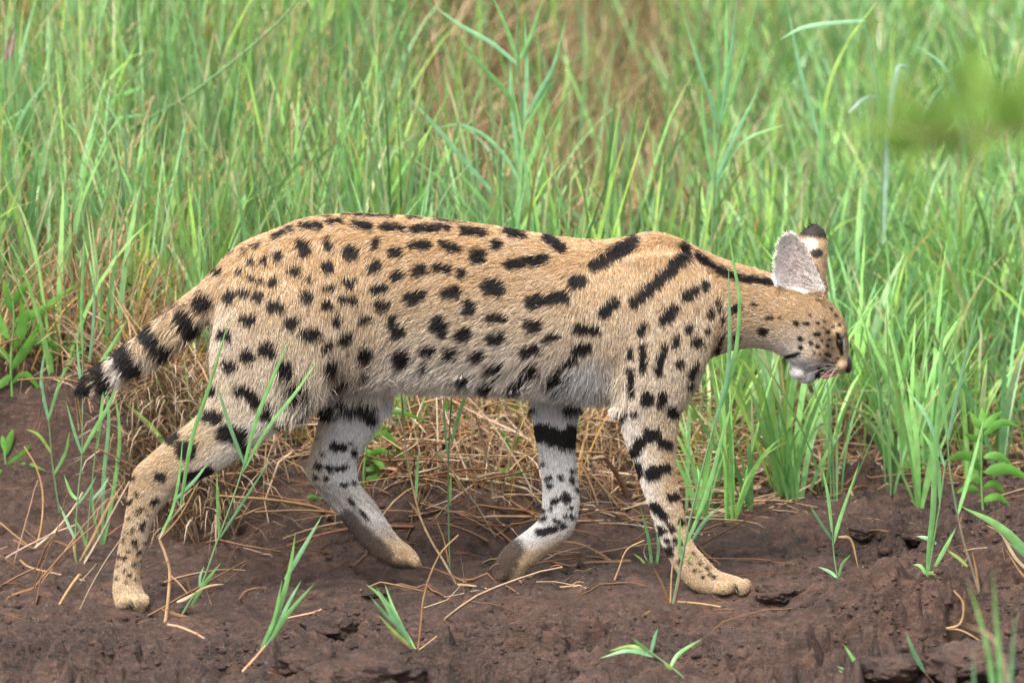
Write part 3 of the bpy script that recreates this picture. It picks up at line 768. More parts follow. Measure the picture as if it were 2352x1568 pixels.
def tube(pts, r0, r1, sides=6, n=None):
    P = catmull(pts, n or max(6, 4 * len(pts))); k = len(P)
    t = np.gradient(P, axis=0); t /= np.linalg.norm(t, axis=1)[:, None] + 1e-12
    ref = np.array([0.13, 1., .21])
    u = np.cross(t, ref); u /= np.linalg.norm(u, axis=1)[:, None] + 1e-12
    v = np.cross(t, u)
    r = np.linspace(r0, r1, k)
    th = np.linspace(0, 2 * np.pi, sides, endpoint=False)
    V = P[:, None] + r[:, None, None] * (u[:, None] * np.cos(th)[None, :, None] + v[:, None] * np.sin(th)[None, :, None])
    a = np.arange(k - 1)[:, None] * sides + np.arange(sides)[None]
    b = np.arange(k - 1)[:, None] * sides + (np.arange(sides)[None] + 1) % sides
    return V.reshape(-1, 3), np.stack([a, b, b + sides, a + sides], -1).reshape(-1, 4), P
for i, (sx, sy, ex, ey) in enumerate([(1918, 838, 1850, 842), (1914, 842, 1842, 868), (1920, 834, 1862, 812), (1912, 846, 1868, 892), (1922, 842, 1890, 900)]):
    for s in (-1, 1):
        p0 = at(sx, sy, s * .022); p1 = at((sx + ex) / 2, (sy + ey) / 2 - 5, s * .042); p2 = at(ex, ey, s * .056)
        V, Q, _ = tube([p0, p1, p2], .00035, .0001, 4, 8)
        link('whisker', mesh_np('whisker', V, Q, M_WHISK), serval)
for (x, y, yy) in ((300, 1386, -.0925), (318, 1388, -.084), (1691, 1356, -.079), (1713, 1353, -.070)):
    p = at(x, y, yy)
    V, Q, _ = tube([p + [0, .006, .004], p, p + [.003, -.004, -.005]], .0018, .0004, 6, 8)
    link('claw', mesh_np('claw', V, Q, M_CLAW), serval)

# ------------------------------------------------------------------ grass, straw: what nobody could count
def blades(root, L, W, az, lean, curl, face, col, tip, n=5):
    N = len(L)
    t = np.linspace(0, 1, n + 1)
    ang = lean[:, None] + curl[:, None] * t[None] ** 1.6
    ds = L[:, None] / n
    hx = np.concatenate([np.zeros((N, 1)), np.cumsum(np.sin(ang[:, :-1]) * ds, 1)], 1)
    hz = np.concatenate([np.zeros((N, 1)), np.cumsum(np.cos(ang[:, :-1]) * ds, 1)], 1)
    P = np.stack([root[:, 0:1] + hx * np.cos(az)[:, None], root[:, 1:2] + hx * np.sin(az)[:, None], root[:, 2:3] + hz], -1)
    prof = np.clip((.55 + .9 * t) * (1 - t ** 2.4), .02, 1)
    tw = face[:, None] + t[None] * R.normal(0, .5, N)[:, None]
    side = np.stack([np.cos(tw), np.sin(tw), np.zeros_like(tw)], -1) * (W[:, None] * prof[None] * .5)[..., None]
    V = np.stack([P - side, P + side], 2).reshape(-1, 3)
    k = 2 * (n + 1)
    base = np.arange(N)[:, None] * k + (np.arange(n) * 2)[None]
    Q = np.stack([base, base + 1, base + 3, base + 2], -1).reshape(-1, 4)
    m = np.clip(t * 1.0, 0, 1) ** 2.5
    C = col[:, None] * (1 - m)[None, :, None] + tip[:, None] * m[None, :, None]
    C = np.repeat(C, 2, axis=1).reshape(-1, 3)
    return V, Q, C

GREENS = np.array([[.19, .41, .115], [.24, .48, .125], [.21, .43, .17], [.29, .49, .10], [.25, .46, .21], [.15, .33, .09], [.19, .41, .16], [.20, .40, .18]])
DRYS = np.array([[.46, .32, .17], [.58, .46, .30], [.34, .21, .11], [.52, .31, .07], [.44, .30, .18], [.50, .36, .20]])
def pick(A, n, jit=.18):
    return A[R.integers(0, len(A), n)] * R.uniform(1 - jit, 1 + jit, (n, 1)) * R.uniform(.93, 1.07, (n, 3))

def scatter(n, y0, y1, dens):
    n = int(n * 1.35)
    x = R.uniform(-1.55, 1.55, n); y = R.uniform(y0, y1, n)
    x = x * (1 + .06 * y)
    z = ground_z(x, y)
    P = np.stack([x, y, z], 1)
    px, py = to_px(P)
    yf, yt, zt = bank(x)
    d = dens(x, y, px, py, y - yt)
    keep = R.random(n) < d
    return P[keep], px[keep], py[keep], (y - yt)[keep]

def green_d(x, y, px, py, e):
    cl = smooth(-.25, .35, noise2(x, y, .10, 71))          # tussocks
    cl2 = smooth(-.1, .4, noise2(x, y, .22, 72))
    left = smooth(1010, 800, px) * smooth(-.02, .22, e) * (.25 + .6 * cl) * .74
    mid = smooth(620, 900, px) * smooth(1650, 1500, px) * smooth(.42, .6, e) * smooth(1.15, .85, e) * (.06 + .40 * cl)
    mid_far = smooth(850, 1050, px) * smooth(1700, 1500, px) * smooth(1.0, 1.4, e) * .06
    right = smooth(1480, 1640, px) * smooth(-.28, .06, e) * (.10 + .5 * cl * cl2 + .25 * smooth(.6, 1.6, e))
    return np.clip(np.maximum.reduce([left, mid, mid_far, right]), 0, 1) * (e > np.where(px > 1560, -.3, -.03))
RT, px, py, e = scatter(47000, .45, 5.0, green_d)
n = len(RT)
L = R.uniform(.15, .40, n) * (.55 + .45 * smooth(0, .35, e)) * np.where(px > 1500, .92, 1.0)
W = R.uniform(.0032, .0092, n) * np.where(px > 900, 1.18, 1)
L = np.where((px > 850) & (e < 1.2) & (px < 1600), L * 1.25, L)
az = R.uniform(0, 2 * np.pi, n)
lean = np.abs(R.normal(.10, .16, n)); curl = np.abs(R.normal(.25, .45, n))
rt = px > 1600
lean = np.where(rt, np.abs(R.normal(.2, .25, n)), lean); curl = np.where(rt, np.abs(R.normal(.5, .6, n)), curl)
face = R.normal(0, .9, n)
cg = pick(GREENS, n, .12) * R.choice([.55, .8, 1.0, 1.1], n)[:, None]
tip = np.where((R.random(n) < .2)[:, None], pick(DRYS, n), cg * [1.25, 1.1, .9])
# tussocks: fans of long broad blades from one root
nt = 1500
tx = R.uniform(-1.5, 1.5, nt); tb = bank(tx)[1]
te = np.where(R.random(nt) < .62, R.uniform(-.42, .9, nt), R.uniform(.9, 2.8, nt))
ty = tb + te
TP = np.stack([tx, ty, ground_z(tx, ty)], 1); tpx, tpy = to_px(TP)
kp = R.random(nt) < np.where(tpx < 560, .5 * smooth(-.10, .2, te), np.where(tpx < 1560, .7 * smooth(.28, .5, te) * smooth(1.1, .9, te), .30 + .5 * smooth(-.1, .35, te) + .35 * smooth(1700, 1950, tpx) * smooth(-.42, -.3, te)))
TP, te, tpx = TP[kp], te[kp], tpx[kp]; nt = len(TP)
nb = R.integers(6, 14, nt); ix = np.repeat(np.arange(nt), nb); m = len(ix)
taz = R.uniform(0, 6.28, m)
tr = TP[ix] + np.stack([np.cos(taz), np.sin(taz), 0 * taz], 1) * R.uniform(0, .016, m)[:, None]
tL = R.uniform(.16, .42, nt)[ix] * R.uniform(.55, 1.1, m) * np.where(tpx[ix] > 1560, .95, 1)
tc = pick(GREENS, nt, .2)[ix] * R.uniform(.75, 1.2, m)[:, None]
V1, Q1, C1 = blades(tr, tL, R.uniform(.0045, .0120, m), taz, np.abs(R.normal(.20, .15, m)), np.abs(R.normal(.35, .5, m)) + .3 * (tpx[ix] > 1560) * R.random(m), taz + 1.57 + R.normal(0, .6, m), tc, np.where((R.random(m) < .15)[:, None], pick(DRYS, m), tc * [1.2, 1.1, .9]), 7)
V, Q, C = blades(RT, L, W, az, lean, curl, face, cg, tip)
Q = np.vstack([Q, Q1 + len(V)]); V = np.vstack([V, V1]); C = np.vstack([C, C1])
me = mesh_np('green_grass', V, Q, M_GRASS, C)
link('green_grass', me, kind='stuff', label='tall fresh green grass covering the slope behind the wild cat')

def under_d(x, y, px, py, e):
    left = smooth(1150, 900, px) * smooth(.02, .3, e) * .6
    right = smooth(1700, 1950, px) * smooth(.6, 1.2, e) * .9
    far = smooth(1.9, 2.4, e) * np.where((px > 900) & (px < 1600), .15, .45) * (noise2(x, y, .35, 78) > -.15)
    mid = smooth(900, 1100, px) * smooth(1.0, 1.5, e) * .30 * (noise2(x, y, .2, 77) > -.1)
    belly = smooth(640, 760, px) * smooth(1560, 1480, px) * smooth(.10, .2, e) * smooth(.9, .6, e) * .34 * (noise2(x, y, .09, 79) > 0)
    edge = smooth(520, 420, px) * smooth(-.03, .05, e) * smooth(.4, .2, e) * .15
    return np.clip(np.maximum.reduce([left, right, far, mid, belly, edge]), 0, 1)
RT, px, py, e = scatter(52000, .5, 6.0, under_d)
n = len(RT)
cg = pick(np.array([[.12, .28, .05], [.17, .39, .07], [.21, .44, .08]]), n)
V, Q, C = blades(RT, R.uniform(.05, .13, n), R.uniform(.005, .012, n), R.uniform(0, 6.28, n), np.abs(R.normal(.4, .3, n)), np.abs(R.normal(.7, .5, n)), R.normal(0, 1.0, n), cg, cg * 1.1, 4)
link('undergrowth', mesh_np('undergrowth', V, Q, M_LEAF, C), kind='stuff', label='low leafy green undergrowth between the grass blades')

def dry_d(x, y, px, py, e):
    cl = smooth(-.3, .4, noise2(x, y, .12, 81))
    left = smooth(1000, 500, px) * smooth(-.05, .02, e) * smooth(1.1, .5, e) * (.4 + .6 * cl) * 1.2
    left2 = smooth(1100, 800, px) * smooth(.1, .4, e) * .36
    mid = smooth(430, 600, px) * smooth(1700, 1500, px) * smooth(-.08, 0, e) * smooth(.65, .35, e) * .42
    brown = smooth(880, 1020, px) * smooth(1850, 1500, px) * smooth(.9, 1.2, e) * .95
    right = smooth(1500, 1600, px) * smooth(-.14, -.02, e) * smooth(.5, .1, e) * .22 * cl
    right2 = smooth(1600, 1800, px) * smooth(.2, .5, e) * .07
    return np.clip(np.maximum.reduce([left, left2, mid, brown, right, right2]), 0, 1)
RT, px, py, e = scatter(60000, .3, 5.0, dry_d)
n = len(RT)
cg = pick(DRYS, n)
bm = (e > .95) & (px > 850)
cg[bm] = pick(np.array([[.32, .21, .12], [.22, .18, .08], [.42, .30, .18], [.18, .21, .07], [.20, .13, .07]]), int(bm.sum()))
L = R.uniform(.06, .20, n) * np.where(bm | (e > .5), 1.5, np.where(px < 900, 1.25, 1))
V, Q, C = blades(RT, L, R.uniform(.0015, .0042, n) * np.where(bm, 1.6, 1), R.uniform(0, 6.28, n), np.abs(R.normal(.35, .4, n)), np.abs(R.normal(.9, .8, n)), R.normal(0, .9, n), cg, cg * 1.1)
# a sheaf of old growth hanging over the bank behind the hind leg
k = 760
hxp = R.uniform(235, 520, k); x = (hxp - 1176) / SC; yf, yt, zt = bank(x); y = yt + R.uniform(-.10, .06, k)
RT2 = np.stack([x, y, ground_z(x, y)], 1); c2 = pick(np.array([[.30, .225, .15], [.40, .32, .23], [.20, .14, .09], [.26, .17, .09]]), k, .2)
V2, Q2, C2 = blades(RT2, R.uniform(.08, .22, k), R.uniform(.0018, .0045, k), R.normal(-1.57, .8, k), R.uniform(.2, 1.0, k), R.uniform(1.2, 2.6, k), R.normal(0, .9, k), c2, c2 * 1.1)
Q = np.vstack([Q, Q2 + len(V)]); V = np.vstack([V, V2]); C = np.vstack([C, C2])
link('dry_grass', mesh_np('dry_grass', V, Q, M_DRY, C), kind='stuff', label='dry tan grass standing and drooping along the bank')

def straws(P0, L, az, pitch, bend, rad, col, n=7, sides=3):
    N = len(L)
    t = np.linspace(0, 1, n)
    a = az[:, None] + bend[:, None] * (t - .5)[None] + np.cumsum(R.normal(0, .05, (N, n)) + R.normal(0, .5, (N, n)) * (R.random((N, n)) < .12), 1)
    p = pitch[:, None] + np.cumsum(R.normal(0, .05, (N, n)) + R.normal(0, .4, (N, n)) * (R.random((N, n)) < .10), 1) - .35 * t[None]
    ds = L[:, None] / (n - 1)
    st = np.stack([np.cos(a) * np.cos(p), np.sin(a) * np.cos(p), np.sin(p)], -1) * ds[..., None]
    P = P0[:, None] + np.concatenate([np.zeros((N, 1, 3)), np.cumsum(st[:, :-1], 1)], 1)
    g = ground_z(P[..., 0].ravel(), P[..., 1].ravel()).reshape(N, n) + .001
    P[..., 2] = np.maximum(P[..., 2], g)
    th = np.linspace(0, 2 * np.pi, sides, endpoint=False)
    u = np.stack([-np.sin(az), np.cos(az), np.zeros(N)], 1)
    w = np.array([0, 0, 1.])
    r = rad[:, None] * (1 - .5 * t)[None]
    V = P[:, :, None] + r[:, :, None, None] * (u[:, None, None] * np.cos(th)[None, None, :, None] + w * np.sin(th)[None, None, :, None])
    V = V.reshape(-1, 3)
    k = n * sides
    i = np.arange(n - 1)[:, None] * sides + np.arange(sides)[None]
    j = np.arange(n - 1)[:, None] * sides + (np.arange(sides)[None] + 1) % sides
    Q = np.stack([i, j, j + sides, i + sides], -1).reshape(-1, 4)
    Q = (np.arange(N)[:, None, None] * k + Q[None]).reshape(-1, 4)
    return V, Q, np.repeat(col, k, axis=0)

def straw_d(x, y, px, py, e):
    cl = smooth(-.4, .4, noise2(x, y, .09, 91))
    mid = smooth(470, 640, px) * smooth(1640, 1540, px) * smooth(-.12, -.03, e) * smooth(.6, .35, e) * (.25 + .75 * cl) * .6
    left = smooth(220, 270, px) * smooth(520, 470, px) * smooth(-.14, -.06, e) * smooth(.4, .1, e)
    left2 = smooth(500, 300, px) * smooth(-.02, .08, e) * smooth(.6, .2, e) * .6
    right = smooth(1540, 1600, px) * smooth(2600, 2200, px) * smooth(-.32, -.16, e) * smooth(.45, .1, e) * .62 * (.3 + .7 * cl)
    sc = .012 * (y > -.2) + .03 * (px > 1250) * (px < 1700) * (y > .1)
    return np.clip(np.maximum.reduce([mid, left, left2, right, sc]), 0, 1)
RT, px, py, e = scatter(34000, -.4, 1.6, straw_d)
n = len(RT)
up = (px < 520) | (R.random(n) < .2)
up &= ~((e < -.06) & (px > 520))
pitch = np.where(up, R.uniform(.3, 1.4, n), np.abs(R.normal(.12, .25, n)))
az = np.where(R.random(n) < .6, R.normal(0, .6, n) + np.pi * R.integers(0, 2, n), R.uniform(0, 6.28, n))
RT[:, 2] += np.abs(R.normal(0, .03, n)) * (e > -.04)
V, Q, C = straws(RT, R.uniform(.05, .22, n), az, pitch, R.normal(0, .7, n), R.gamma(2.6, .0006, n) + .0003, pick(np.array([[.26, .145, .068], [.35, .225, .13], [.15, .075, .034], [.21, .108, .054], [.43, .32, .22]]), n))
link('straw_litter', mesh_np('straw_litter', V, Q, M_STRAW, C), kind='stuff', label='tangle of dry straw lying along the edge of the bank')

# crumbs of soil
ico_v = np.array([[0, 0, 1], [.9, 0, .1], [0, .9, -.1], [-.9, 0, .1], [0, -.9, 0], [0, 0, -.8]]); ico_f = np.array([[0, 1, 2], [0, 2, 3], [0, 3, 4], [0, 4, 1], [5, 2, 1], [5, 3, 2], [5, 4, 3], [5, 1, 4]])
class ICO:
    g = (1 + 5 ** .5) / 2
    v = np.array([[-1, g, 0], [1, g, 0], [-1, -g, 0], [1, -g, 0], [0, -1, g], [0, 1, g], [0, -1, -g], [0, 1, -g], [g, 0, -1], [g, 0, 1], [-g, 0, -1], [-g, 0, 1]]) / 1.9
    f = np.array([[0, 11, 5], [0, 5, 1], [0, 1, 7], [0, 7, 10], [0, 10, 11], [1, 5, 9], [5, 11, 4], [11, 10, 2], [10, 7, 6], [7, 1, 8], [3, 9, 4], [3, 4, 2], [3, 2, 6], [3, 6, 8], [3, 8, 9], [4, 9, 5], [2, 4, 11], [6, 2, 10], [8, 6, 7], [9, 8, 1]])
n = 60000
x = R.uniform(-1, 1, n); y = R.uniform(-.65, .75, n)
keep = R.random(n) < np.clip(.22 + .5 * smooth(-.2, -.4, y) + .6 * smooth(.3, .6, x), 0, 1) * smooth(-.2, .5, noise2(x, y, .07, 57, 1.5))
x, y = x[keep], y[keep]; n = len(x)
z = ground_z(x, y)
s = R.gamma(1.4, .0011, n) + .0007
V = (ICO.v[None] * R.uniform(.7, 1.25, (n, 12, 1)) * s[:, None, None] * np.array([1.3, 1, .8]) + np.stack([x, y, z + s * .1], 1)[:, None]).reshape(-1, 3)
Fm = (np.arange(n)[:, None, None] * 12 + ICO.f[None]).reshape(-1, 3)
link('soil_crumbs', mesh_np('soil_crumbs', V, Fm, M_MUD, None, False), kind='stuff', label='small crumbs of soil scattered on the mud')

# ------------------------------------------------------------------ plants one can tell apart
C_G = (.19, .43, .13); C_B = (.19, .41, .20); C_Y = (.30, .49, .10); C_S = (.13, .22, .10); C_D = (.40, .25, .12); C_D2 = (.28, .16, .075); C_W = (.12, .31, .05); C_P = (.52, .40, .26)
def leaf_mesh(pts, width, col, tipcol=None, lance=False, n=14):
    P = catmull(pts, n)
    t = np.linspace(0, 1, n)
    T = np.gradient(P, axis=0); T /= np.linalg.norm(T, axis=1)[:, None] + 1e-12
    view = np.array([random.uniform(-.5, .5), -1.0, random.uniform(-.1, .6)])
    s = np.cross(T, view); s /= np.linalg.norm(s, axis=1)[:, None] + 1e-12
    nrm = np.cross(s, T)
    prof = np.sin(np.pi * np.clip(t, 0, 1) ** .75) ** .8 if lance else (.45 + .9 * t ** .6) * (1 - t ** 2.2)
    w = np.clip(prof, .03, 1.2) * width / 2
    V = np.stack([P - s * w[:, None], P + nrm * (w * .35)[:, None], P + s * w[:, None]], 1).reshape(-1, 3)
    i = np.arange(n - 1) * 3
    Q = np.vstack([np.stack([i, i + 1, i + 4, i + 3], 1), np.stack([i + 1, i + 2, i + 5, i + 4], 1)])
    c0 = np.array(col); c1 = np.array(tipcol if tipcol is not None else c0 * [1.15, 1.05, .85])
    C = c0[None] * (1 - t[:, None] ** 3) + c1[None] * t[:, None] ** 3
    return V, Q, np.repeat(C, 3, axis=0)

def wpts(pts, y, dy0, dy1):
    k = len(pts)
    q = np.array(pts, float)
    return at(q[:, 0], q[:, 1], y + np.linspace(dy0, dy1, k))

def plant(name, label, cat, root, strokes, y=None, group=None):
    """strokes: (kind, width_mm, colour, points) with the points measured in the view at the plant's own depth"""
    if y is None:
        p = hit_ground(*root, detail=True); y = p[1]
    else:
        p = at(root[0], root[1], y)
    o = thing(name, p, label, cat, group)
    for st in strokes:
        kind, w, col, pts = st[:4]
        if kind in ('leaf', 'blade'):
            dy = random.uniform(-.03, .03)
            V, Q, C = leaf_mesh(wpts(pts, y, 0, dy), w / 1000, np.array(col) * random.uniform(.88, 1.14), st[4] if len(st) > 4 else None, kind == 'leaf')
            link('leaf', mesh_np('leaf', V, Q, M_LEAF if kind == 'leaf' else M_GRASS, C), o)
        elif kind == 'curl':
            V, Q, C = leaf_mesh(wpts(pts, y, 0, random.uniform(-.02, .02)), w / 1000, col)
            link('dry_leaf', mesh_np('dry_leaf', V, Q, M_DRY, C), o)
        else:
            V, Q, P = tube(wpts(pts, y, 0, st[4] if len(st) > 4 else 0), w / 2000, w / 2000 * .7, 6)
            link('stem', mesh_np('stem', V, Q, M_STRAW, np.tile(np.array(col), (len(V), 1))), o)
            if kind == 'node':
                for q in P[3:-2:5]:
                    Vn = ico_v * (w / 2000 * 1.5) + q
                    link('stem_joint', mesh_np('stem_joint', Vn, ico_f, M_STRAW, np.tile(np.array(C_D2), (6, 1))), o)
    return o

plant('grass_stalk', 'pair of tall green grass stalks rooted in mud before the tail tip', 'grass', (178, 1290), [
 ('stem', 3.2, C_S, [(176, 1298), (173, 1240), (180, 1130), (188, 1049), (190, 912), (190, 815)]),
 ('blade', 6, C_G, [(190, 815), (187, 700), (192, 600), (193, 520)]), ('blade', 6, C_B, [(190, 912), (182, 850), (175, 764)]), ('blade', 7, C_G, [(190, 915), (228, 840), (265, 780), (295, 729)]),
 ('blade', 6, C_B, [(187, 1040), (170, 990), (152, 922)]), ('blade', 6, C_G, [(180, 1150), (162, 1130), (147, 1090)]), ('blade', 6, C_B, [(174, 1240), (155, 1200), (135, 1155)]), ('blade', 8, C_G, [(188, 1040), (215, 990), (250, 930), (274, 866)]),
 ('blade', 6, C_B, [(205, 830), (215, 740), (217, 620)]),
 ('stem', 3.0, C_S, [(196, 1290), (200, 1240), (208, 1150), (218, 1049), (226, 990)]),
 ('blade', 7, C_G, [(222, 1030), (232, 950), (241, 866)]), ('blade', 6, C_B, [(208, 1150), (232, 1125), (251, 1092)]), ('blade', 6, C_G, [(198, 1255), (188, 1220), (170, 1190)]), ('blade', 5, C_B, [(176, 1160), (200, 1130), (222, 1090)]),
 ('curl', 4, C_D, [(177, 1296), (170, 1260), (165, 1225)]), ('curl', 5, C_D, [(182, 1290), (215, 1230), (250, 1160), (290, 1100)])])
plant('dry_stalk', 'thick broken tan stalk lying below the tail stalks', 'dry stalk', (145, 1390), [('node', 5.5, C_D, [(184, 1318), (160, 1350), (130, 1400), (100, 1455)])])
plant('dry_stalk', 'long bent straw lying on the mud left of the hind paw', 'dry stalk', (150, 1320), [('node', 4, C_D, [(45, 1285), (70, 1303), (150, 1322), (220, 1338), (290, 1345)])])
plant('dry_stalk', 'upright curved orange straw below the left weed', 'dry stalk', (84, 1256), [('stem', 3.8, (.45, .27, .11), [(84, 1256), (96, 1200), (98, 1130), (82, 1070), (55, 1025)])])
plant('dry_stalk', 'pale slanting straw leaning toward the hocks of the planted hind leg', 'dry stalk', (190, 1300), [('stem', 4.2, (.42, .33, .24), [(190, 1300), (225, 1240), (262, 1170), (298, 1105)])])
plant('dry_stalk', 'forked tan straws crossing by the left edge of the mud', 'dry stalk', (88, 1262), [('stem', 3.5, C_D, [(0, 1200), (30, 1225), (62, 1250)]), ('stem', 4, C_P, [(80, 1258), (130, 1215), (170, 1165), (190, 1130)]), ('stem', 3, C_D2, [(30, 1240), (75, 1258), (120, 1275)])])
plant('grass_stalk', 'bent dry grass stalk with green upper blades beside the planted hind paw', 'grass', (385, 1424), [
 ('node', 6, (.44, .28, .15), [(380, 1428), (386, 1380), (390, 1316), (382, 1280), (366, 1238)]), ('stem', 3.5, C_D, [(390, 1320), (412, 1340), (430, 1362)]),
 ('stem', 4.5, (.33, .26, .15), [(366, 1238), (392, 1195), (425, 1155)]), ('stem', 3.5, C_D2, [(366, 1238), (410, 1190), (455, 1110)]),
 ('blade', 6, C_G, [(370, 1225), (396, 1170), (412, 1090), (420, 1000)]), ('blade', 8, C_G, [(415, 1160), (440, 1010), (480, 890), (530, 720)]), ('blade', 6, C_B, [(400, 1150), (445, 1105), (480, 1060)]),
 ('curl', 6, C_D2, [(385, 1425), (425, 1432), (470, 1445)]), ('curl', 6, C_D2, [(372, 1398), (410, 1412), (438, 1416)]), ('curl', 7, C_D2, [(380, 1432), (365, 1460), (345, 1490)]), ('curl', 6, C_P, [(406, 1382), (430, 1372), (448, 1360)]), ('curl', 4, C_D, [(440, 1360), (432, 1340), (434, 1325)]), ('curl', 4, C_D, [(450, 1358), (480, 1345), (515, 1340)])])
plant('grass_stalk', 'green grass stalk with long blades crossing the near thigh', 'grass', (420, 1410), [
 ('stem', 4, C_S, [(418, 1412), (440, 1375), (467, 1333), (498, 1245), (530, 1160), (561, 1066)]),
 ('blade', 8, C_G, [(561, 1066), (590, 960), (630, 860), (664, 780)]), ('blade', 7, C_B, [(561, 1066), (525, 970), (498, 880)]), ('blade', 7, C_G, [(555, 1085), (610, 990), (680, 900), (730, 827)]),
 ('blade', 6, C_B, [(505, 1235), (560, 1150), (627, 1046)]), ('blade', 6, C_G, [(503, 1235), (500, 1160), (498, 1080)]), ('blade', 5, C_B, [(458, 1350), (460, 1322), (469, 1299)]), ('blade', 8, C_G, [(440, 1390), (470, 1340), (508, 1291)])])
plant('grass_tuft', 'upright green grass tuft with pinkish dry base in the lower left mud', 'grass', (562, 1540), [
 ('stem', 6, (.42, .24, .14), [(558, 1542), (585, 1512), (612, 1480)]), ('blade', 9, C_G, [(600, 1490), (640, 1400), (665, 1310), (679, 1221)]), ('blade', 8, C_B, [(655, 1330), (690, 1270), (741, 1181)]), ('blade', 7, C_B, [(612, 1480), (645, 1420), (670, 1370), (692, 1333)]), ('blade', 8, C_G, [(622, 1470), (660, 1410), (723, 1338)]),
 ('blade', 7, C_G, [(606, 1480), (630, 1420), (648, 1330)]), ('curl', 5, C_D2, [(560, 1540), (595, 1540), (632, 1546)]), ('node', 4.5, C_D, [(560, 1540), (590, 1556), (626, 1568)])])
plant('dry_stalk', 'long arching pinkish runner lying between the two lower left tufts', 'dry stalk', (467, 1465), [('node', 5.5, (.44, .27, .17), [(384, 1434), (420, 1442), (467, 1465), (515, 1505), (552, 1542)])])
plant('grass_tuft', 'small fan of green blades on the crumbly clods in the lower middle', 'grass', (955, 1494), [
 ('blade', 8, C_G, [(955, 1494), (910, 1430), (875, 1370), (840, 1341)]), ('blade', 8, C_B, [(950, 1488), (905, 1410), (864, 1348)]), ('blade', 6, C_G, [(930, 1450), (905, 1400), (884, 1341)]), ('blade', 6, C_B, [(925, 1445), (885, 1410), (849, 1367)]), ('blade', 6, C_Y, [(940, 1480), (905, 1450), (869, 1411)]), ('stem', 3.4, C_Y, [(957, 1496), (935, 1455), (912, 1420)]), ('curl', 4, C_D, [(950, 1492), (915, 1465), (890, 1448)])])
plant('dry_stalk', 'kinked thin brown stalk rising out of the clods beside the small fan', 'dry stalk', (962, 1492), [('node', 3.6, C_D2, [(960, 1494), (966, 1440), (972, 1380), (986, 1326), (1013, 1269), (1053, 1228)]), ('stem', 3, C_D, [(960, 1494), (985, 1475), (1004, 1460)]), ('curl', 5, C_D2, [(958, 1496), (940, 1512), (928, 1526)])])
plant('grass_stalk', 'single thin green stalk standing under the middle of the belly', 'grass', (1034, 1322), [('stem', 3.2, C_S, [(1034, 1325), (1032, 1260), (1030, 1164), (1030, 1050), (1036, 930), (1042, 860)]), ('blade', 7, C_G, [(1036, 1020), (1055, 950), (1078, 880)]), ('blade', 6, C_Y, [(1031, 1160), (1034, 1130), (1036, 1085)]), ('blade', 5, C_B, [(1030, 1060), (1022, 980), (1018, 900)])])
plant('grass_stalk', 'dry kinked stalk with one green blade just left of the thin stalk under the belly', 'grass', (1047, 1340), [('node', 4, (.40, .29, .17), [(1048, 1342), (1020, 1290), (995, 1250), (972, 1204), (959, 1164), (942, 1090), (930, 1010), (922, 900)]), ('blade', 6, C_G, [(955, 1150), (958, 1090), (962, 1030)]), ('blade', 5, C_D, [(972, 1204), (955, 1170), (938, 1150)]), ('stem', 3, C_D2, [(1030, 1290), (1020, 1240), (1005, 1200)])])
plant('dry_stalk', 'long straw lying under the raised forepaw', 'dry stalk', (1118, 1352), [('node', 4.2, C_D, [(1050, 1342), (1085, 1345), (1118, 1352), (1160, 1360), (1202, 1372)]), ('stem', 4, C_D, [(1192, 1330), (1202, 1350), (1212, 1376)])])
plant('dry_stalk', 'branched straw on the mud between the two forelegs', 'dry stalk', (1300, 1350), [('node', 3.6, C_D, [(1216, 1376), (1260, 1355), (1310, 1346), (1370, 1352)]), ('stem', 3, C_D2, [(1310, 1346), (1335, 1336), (1395, 1362)]), ('stem', 3.2, C_D, [(1400, 1362), (1420, 1310), (1440, 1262), (1480, 1240)])])
plant('dry_stalk', 'long dark straw slanting down behind the planted forepaw', 'dry stalk', (1400, 1290), [('node', 4.6, (.36, .22, .12), [(1285, 1242), (1340, 1252), (1400, 1285), (1470, 1335), (1530, 1378)])])
plant('grass_clump', 'green grass clump with tall blades crossing the chest and neck', 'grass', (1544, 1388), [
 ('stem', 4, C_S, [(1546, 1385), (1565, 1290), (1587, 1183), (1617, 1063), (1638, 985)]), ('stem', 3.6, (.30, .12, .12), [(1548, 1386), (1560, 1330), (1570, 1270)]), ('stem', 3.4, C_D, [(1540, 1384), (1542, 1330), (1545, 1290)]),
 ('blade', 8, C_B, [(1638, 985), (1668, 880), (1676, 770), (1673, 600)]), ('blade', 8, C_G, [(1636, 990), (1684, 840), (1699, 700), (1686, 610), (1668, 500)]), ('blade', 8, C_G, [(1600, 1190), (1625, 1130), (1660, 1000), (1694, 882)]), ('blade', 7, C_B, [(1590, 1240), (1620, 1195), (1656, 1161)]), ('blade', 6, C_G, [(1566, 1290), (1560, 1240), (1563, 1191)]), ('blade', 7, C_G, [(1575, 1250), (1610, 1170), (1630, 1090)]), ('blade', 5, C_Y, [(1577, 1290), (1584, 1280), (1590, 1272)]),
 ('curl', 5, C_D, [(1542, 1388), (1500, 1400), (1460, 1425)]), ('curl', 4, C_D, [(1545, 1388), (1560, 1410), (1556, 1440)]), ('curl', 5, C_D2, [(1538, 1386), (1520, 1340), (1500, 1300)]), ('curl', 4, C_D, [(1545, 1388), (1530, 1430), (1500, 1445)])])
plant('dry_stalk', 'straight tan straw lying in front of the planted forepaw', 'dry stalk', (1640, 1393), [('node', 4.4, C_D, [(1556, 1382), (1600, 1385), (1657, 1394), (1728, 1413)])])
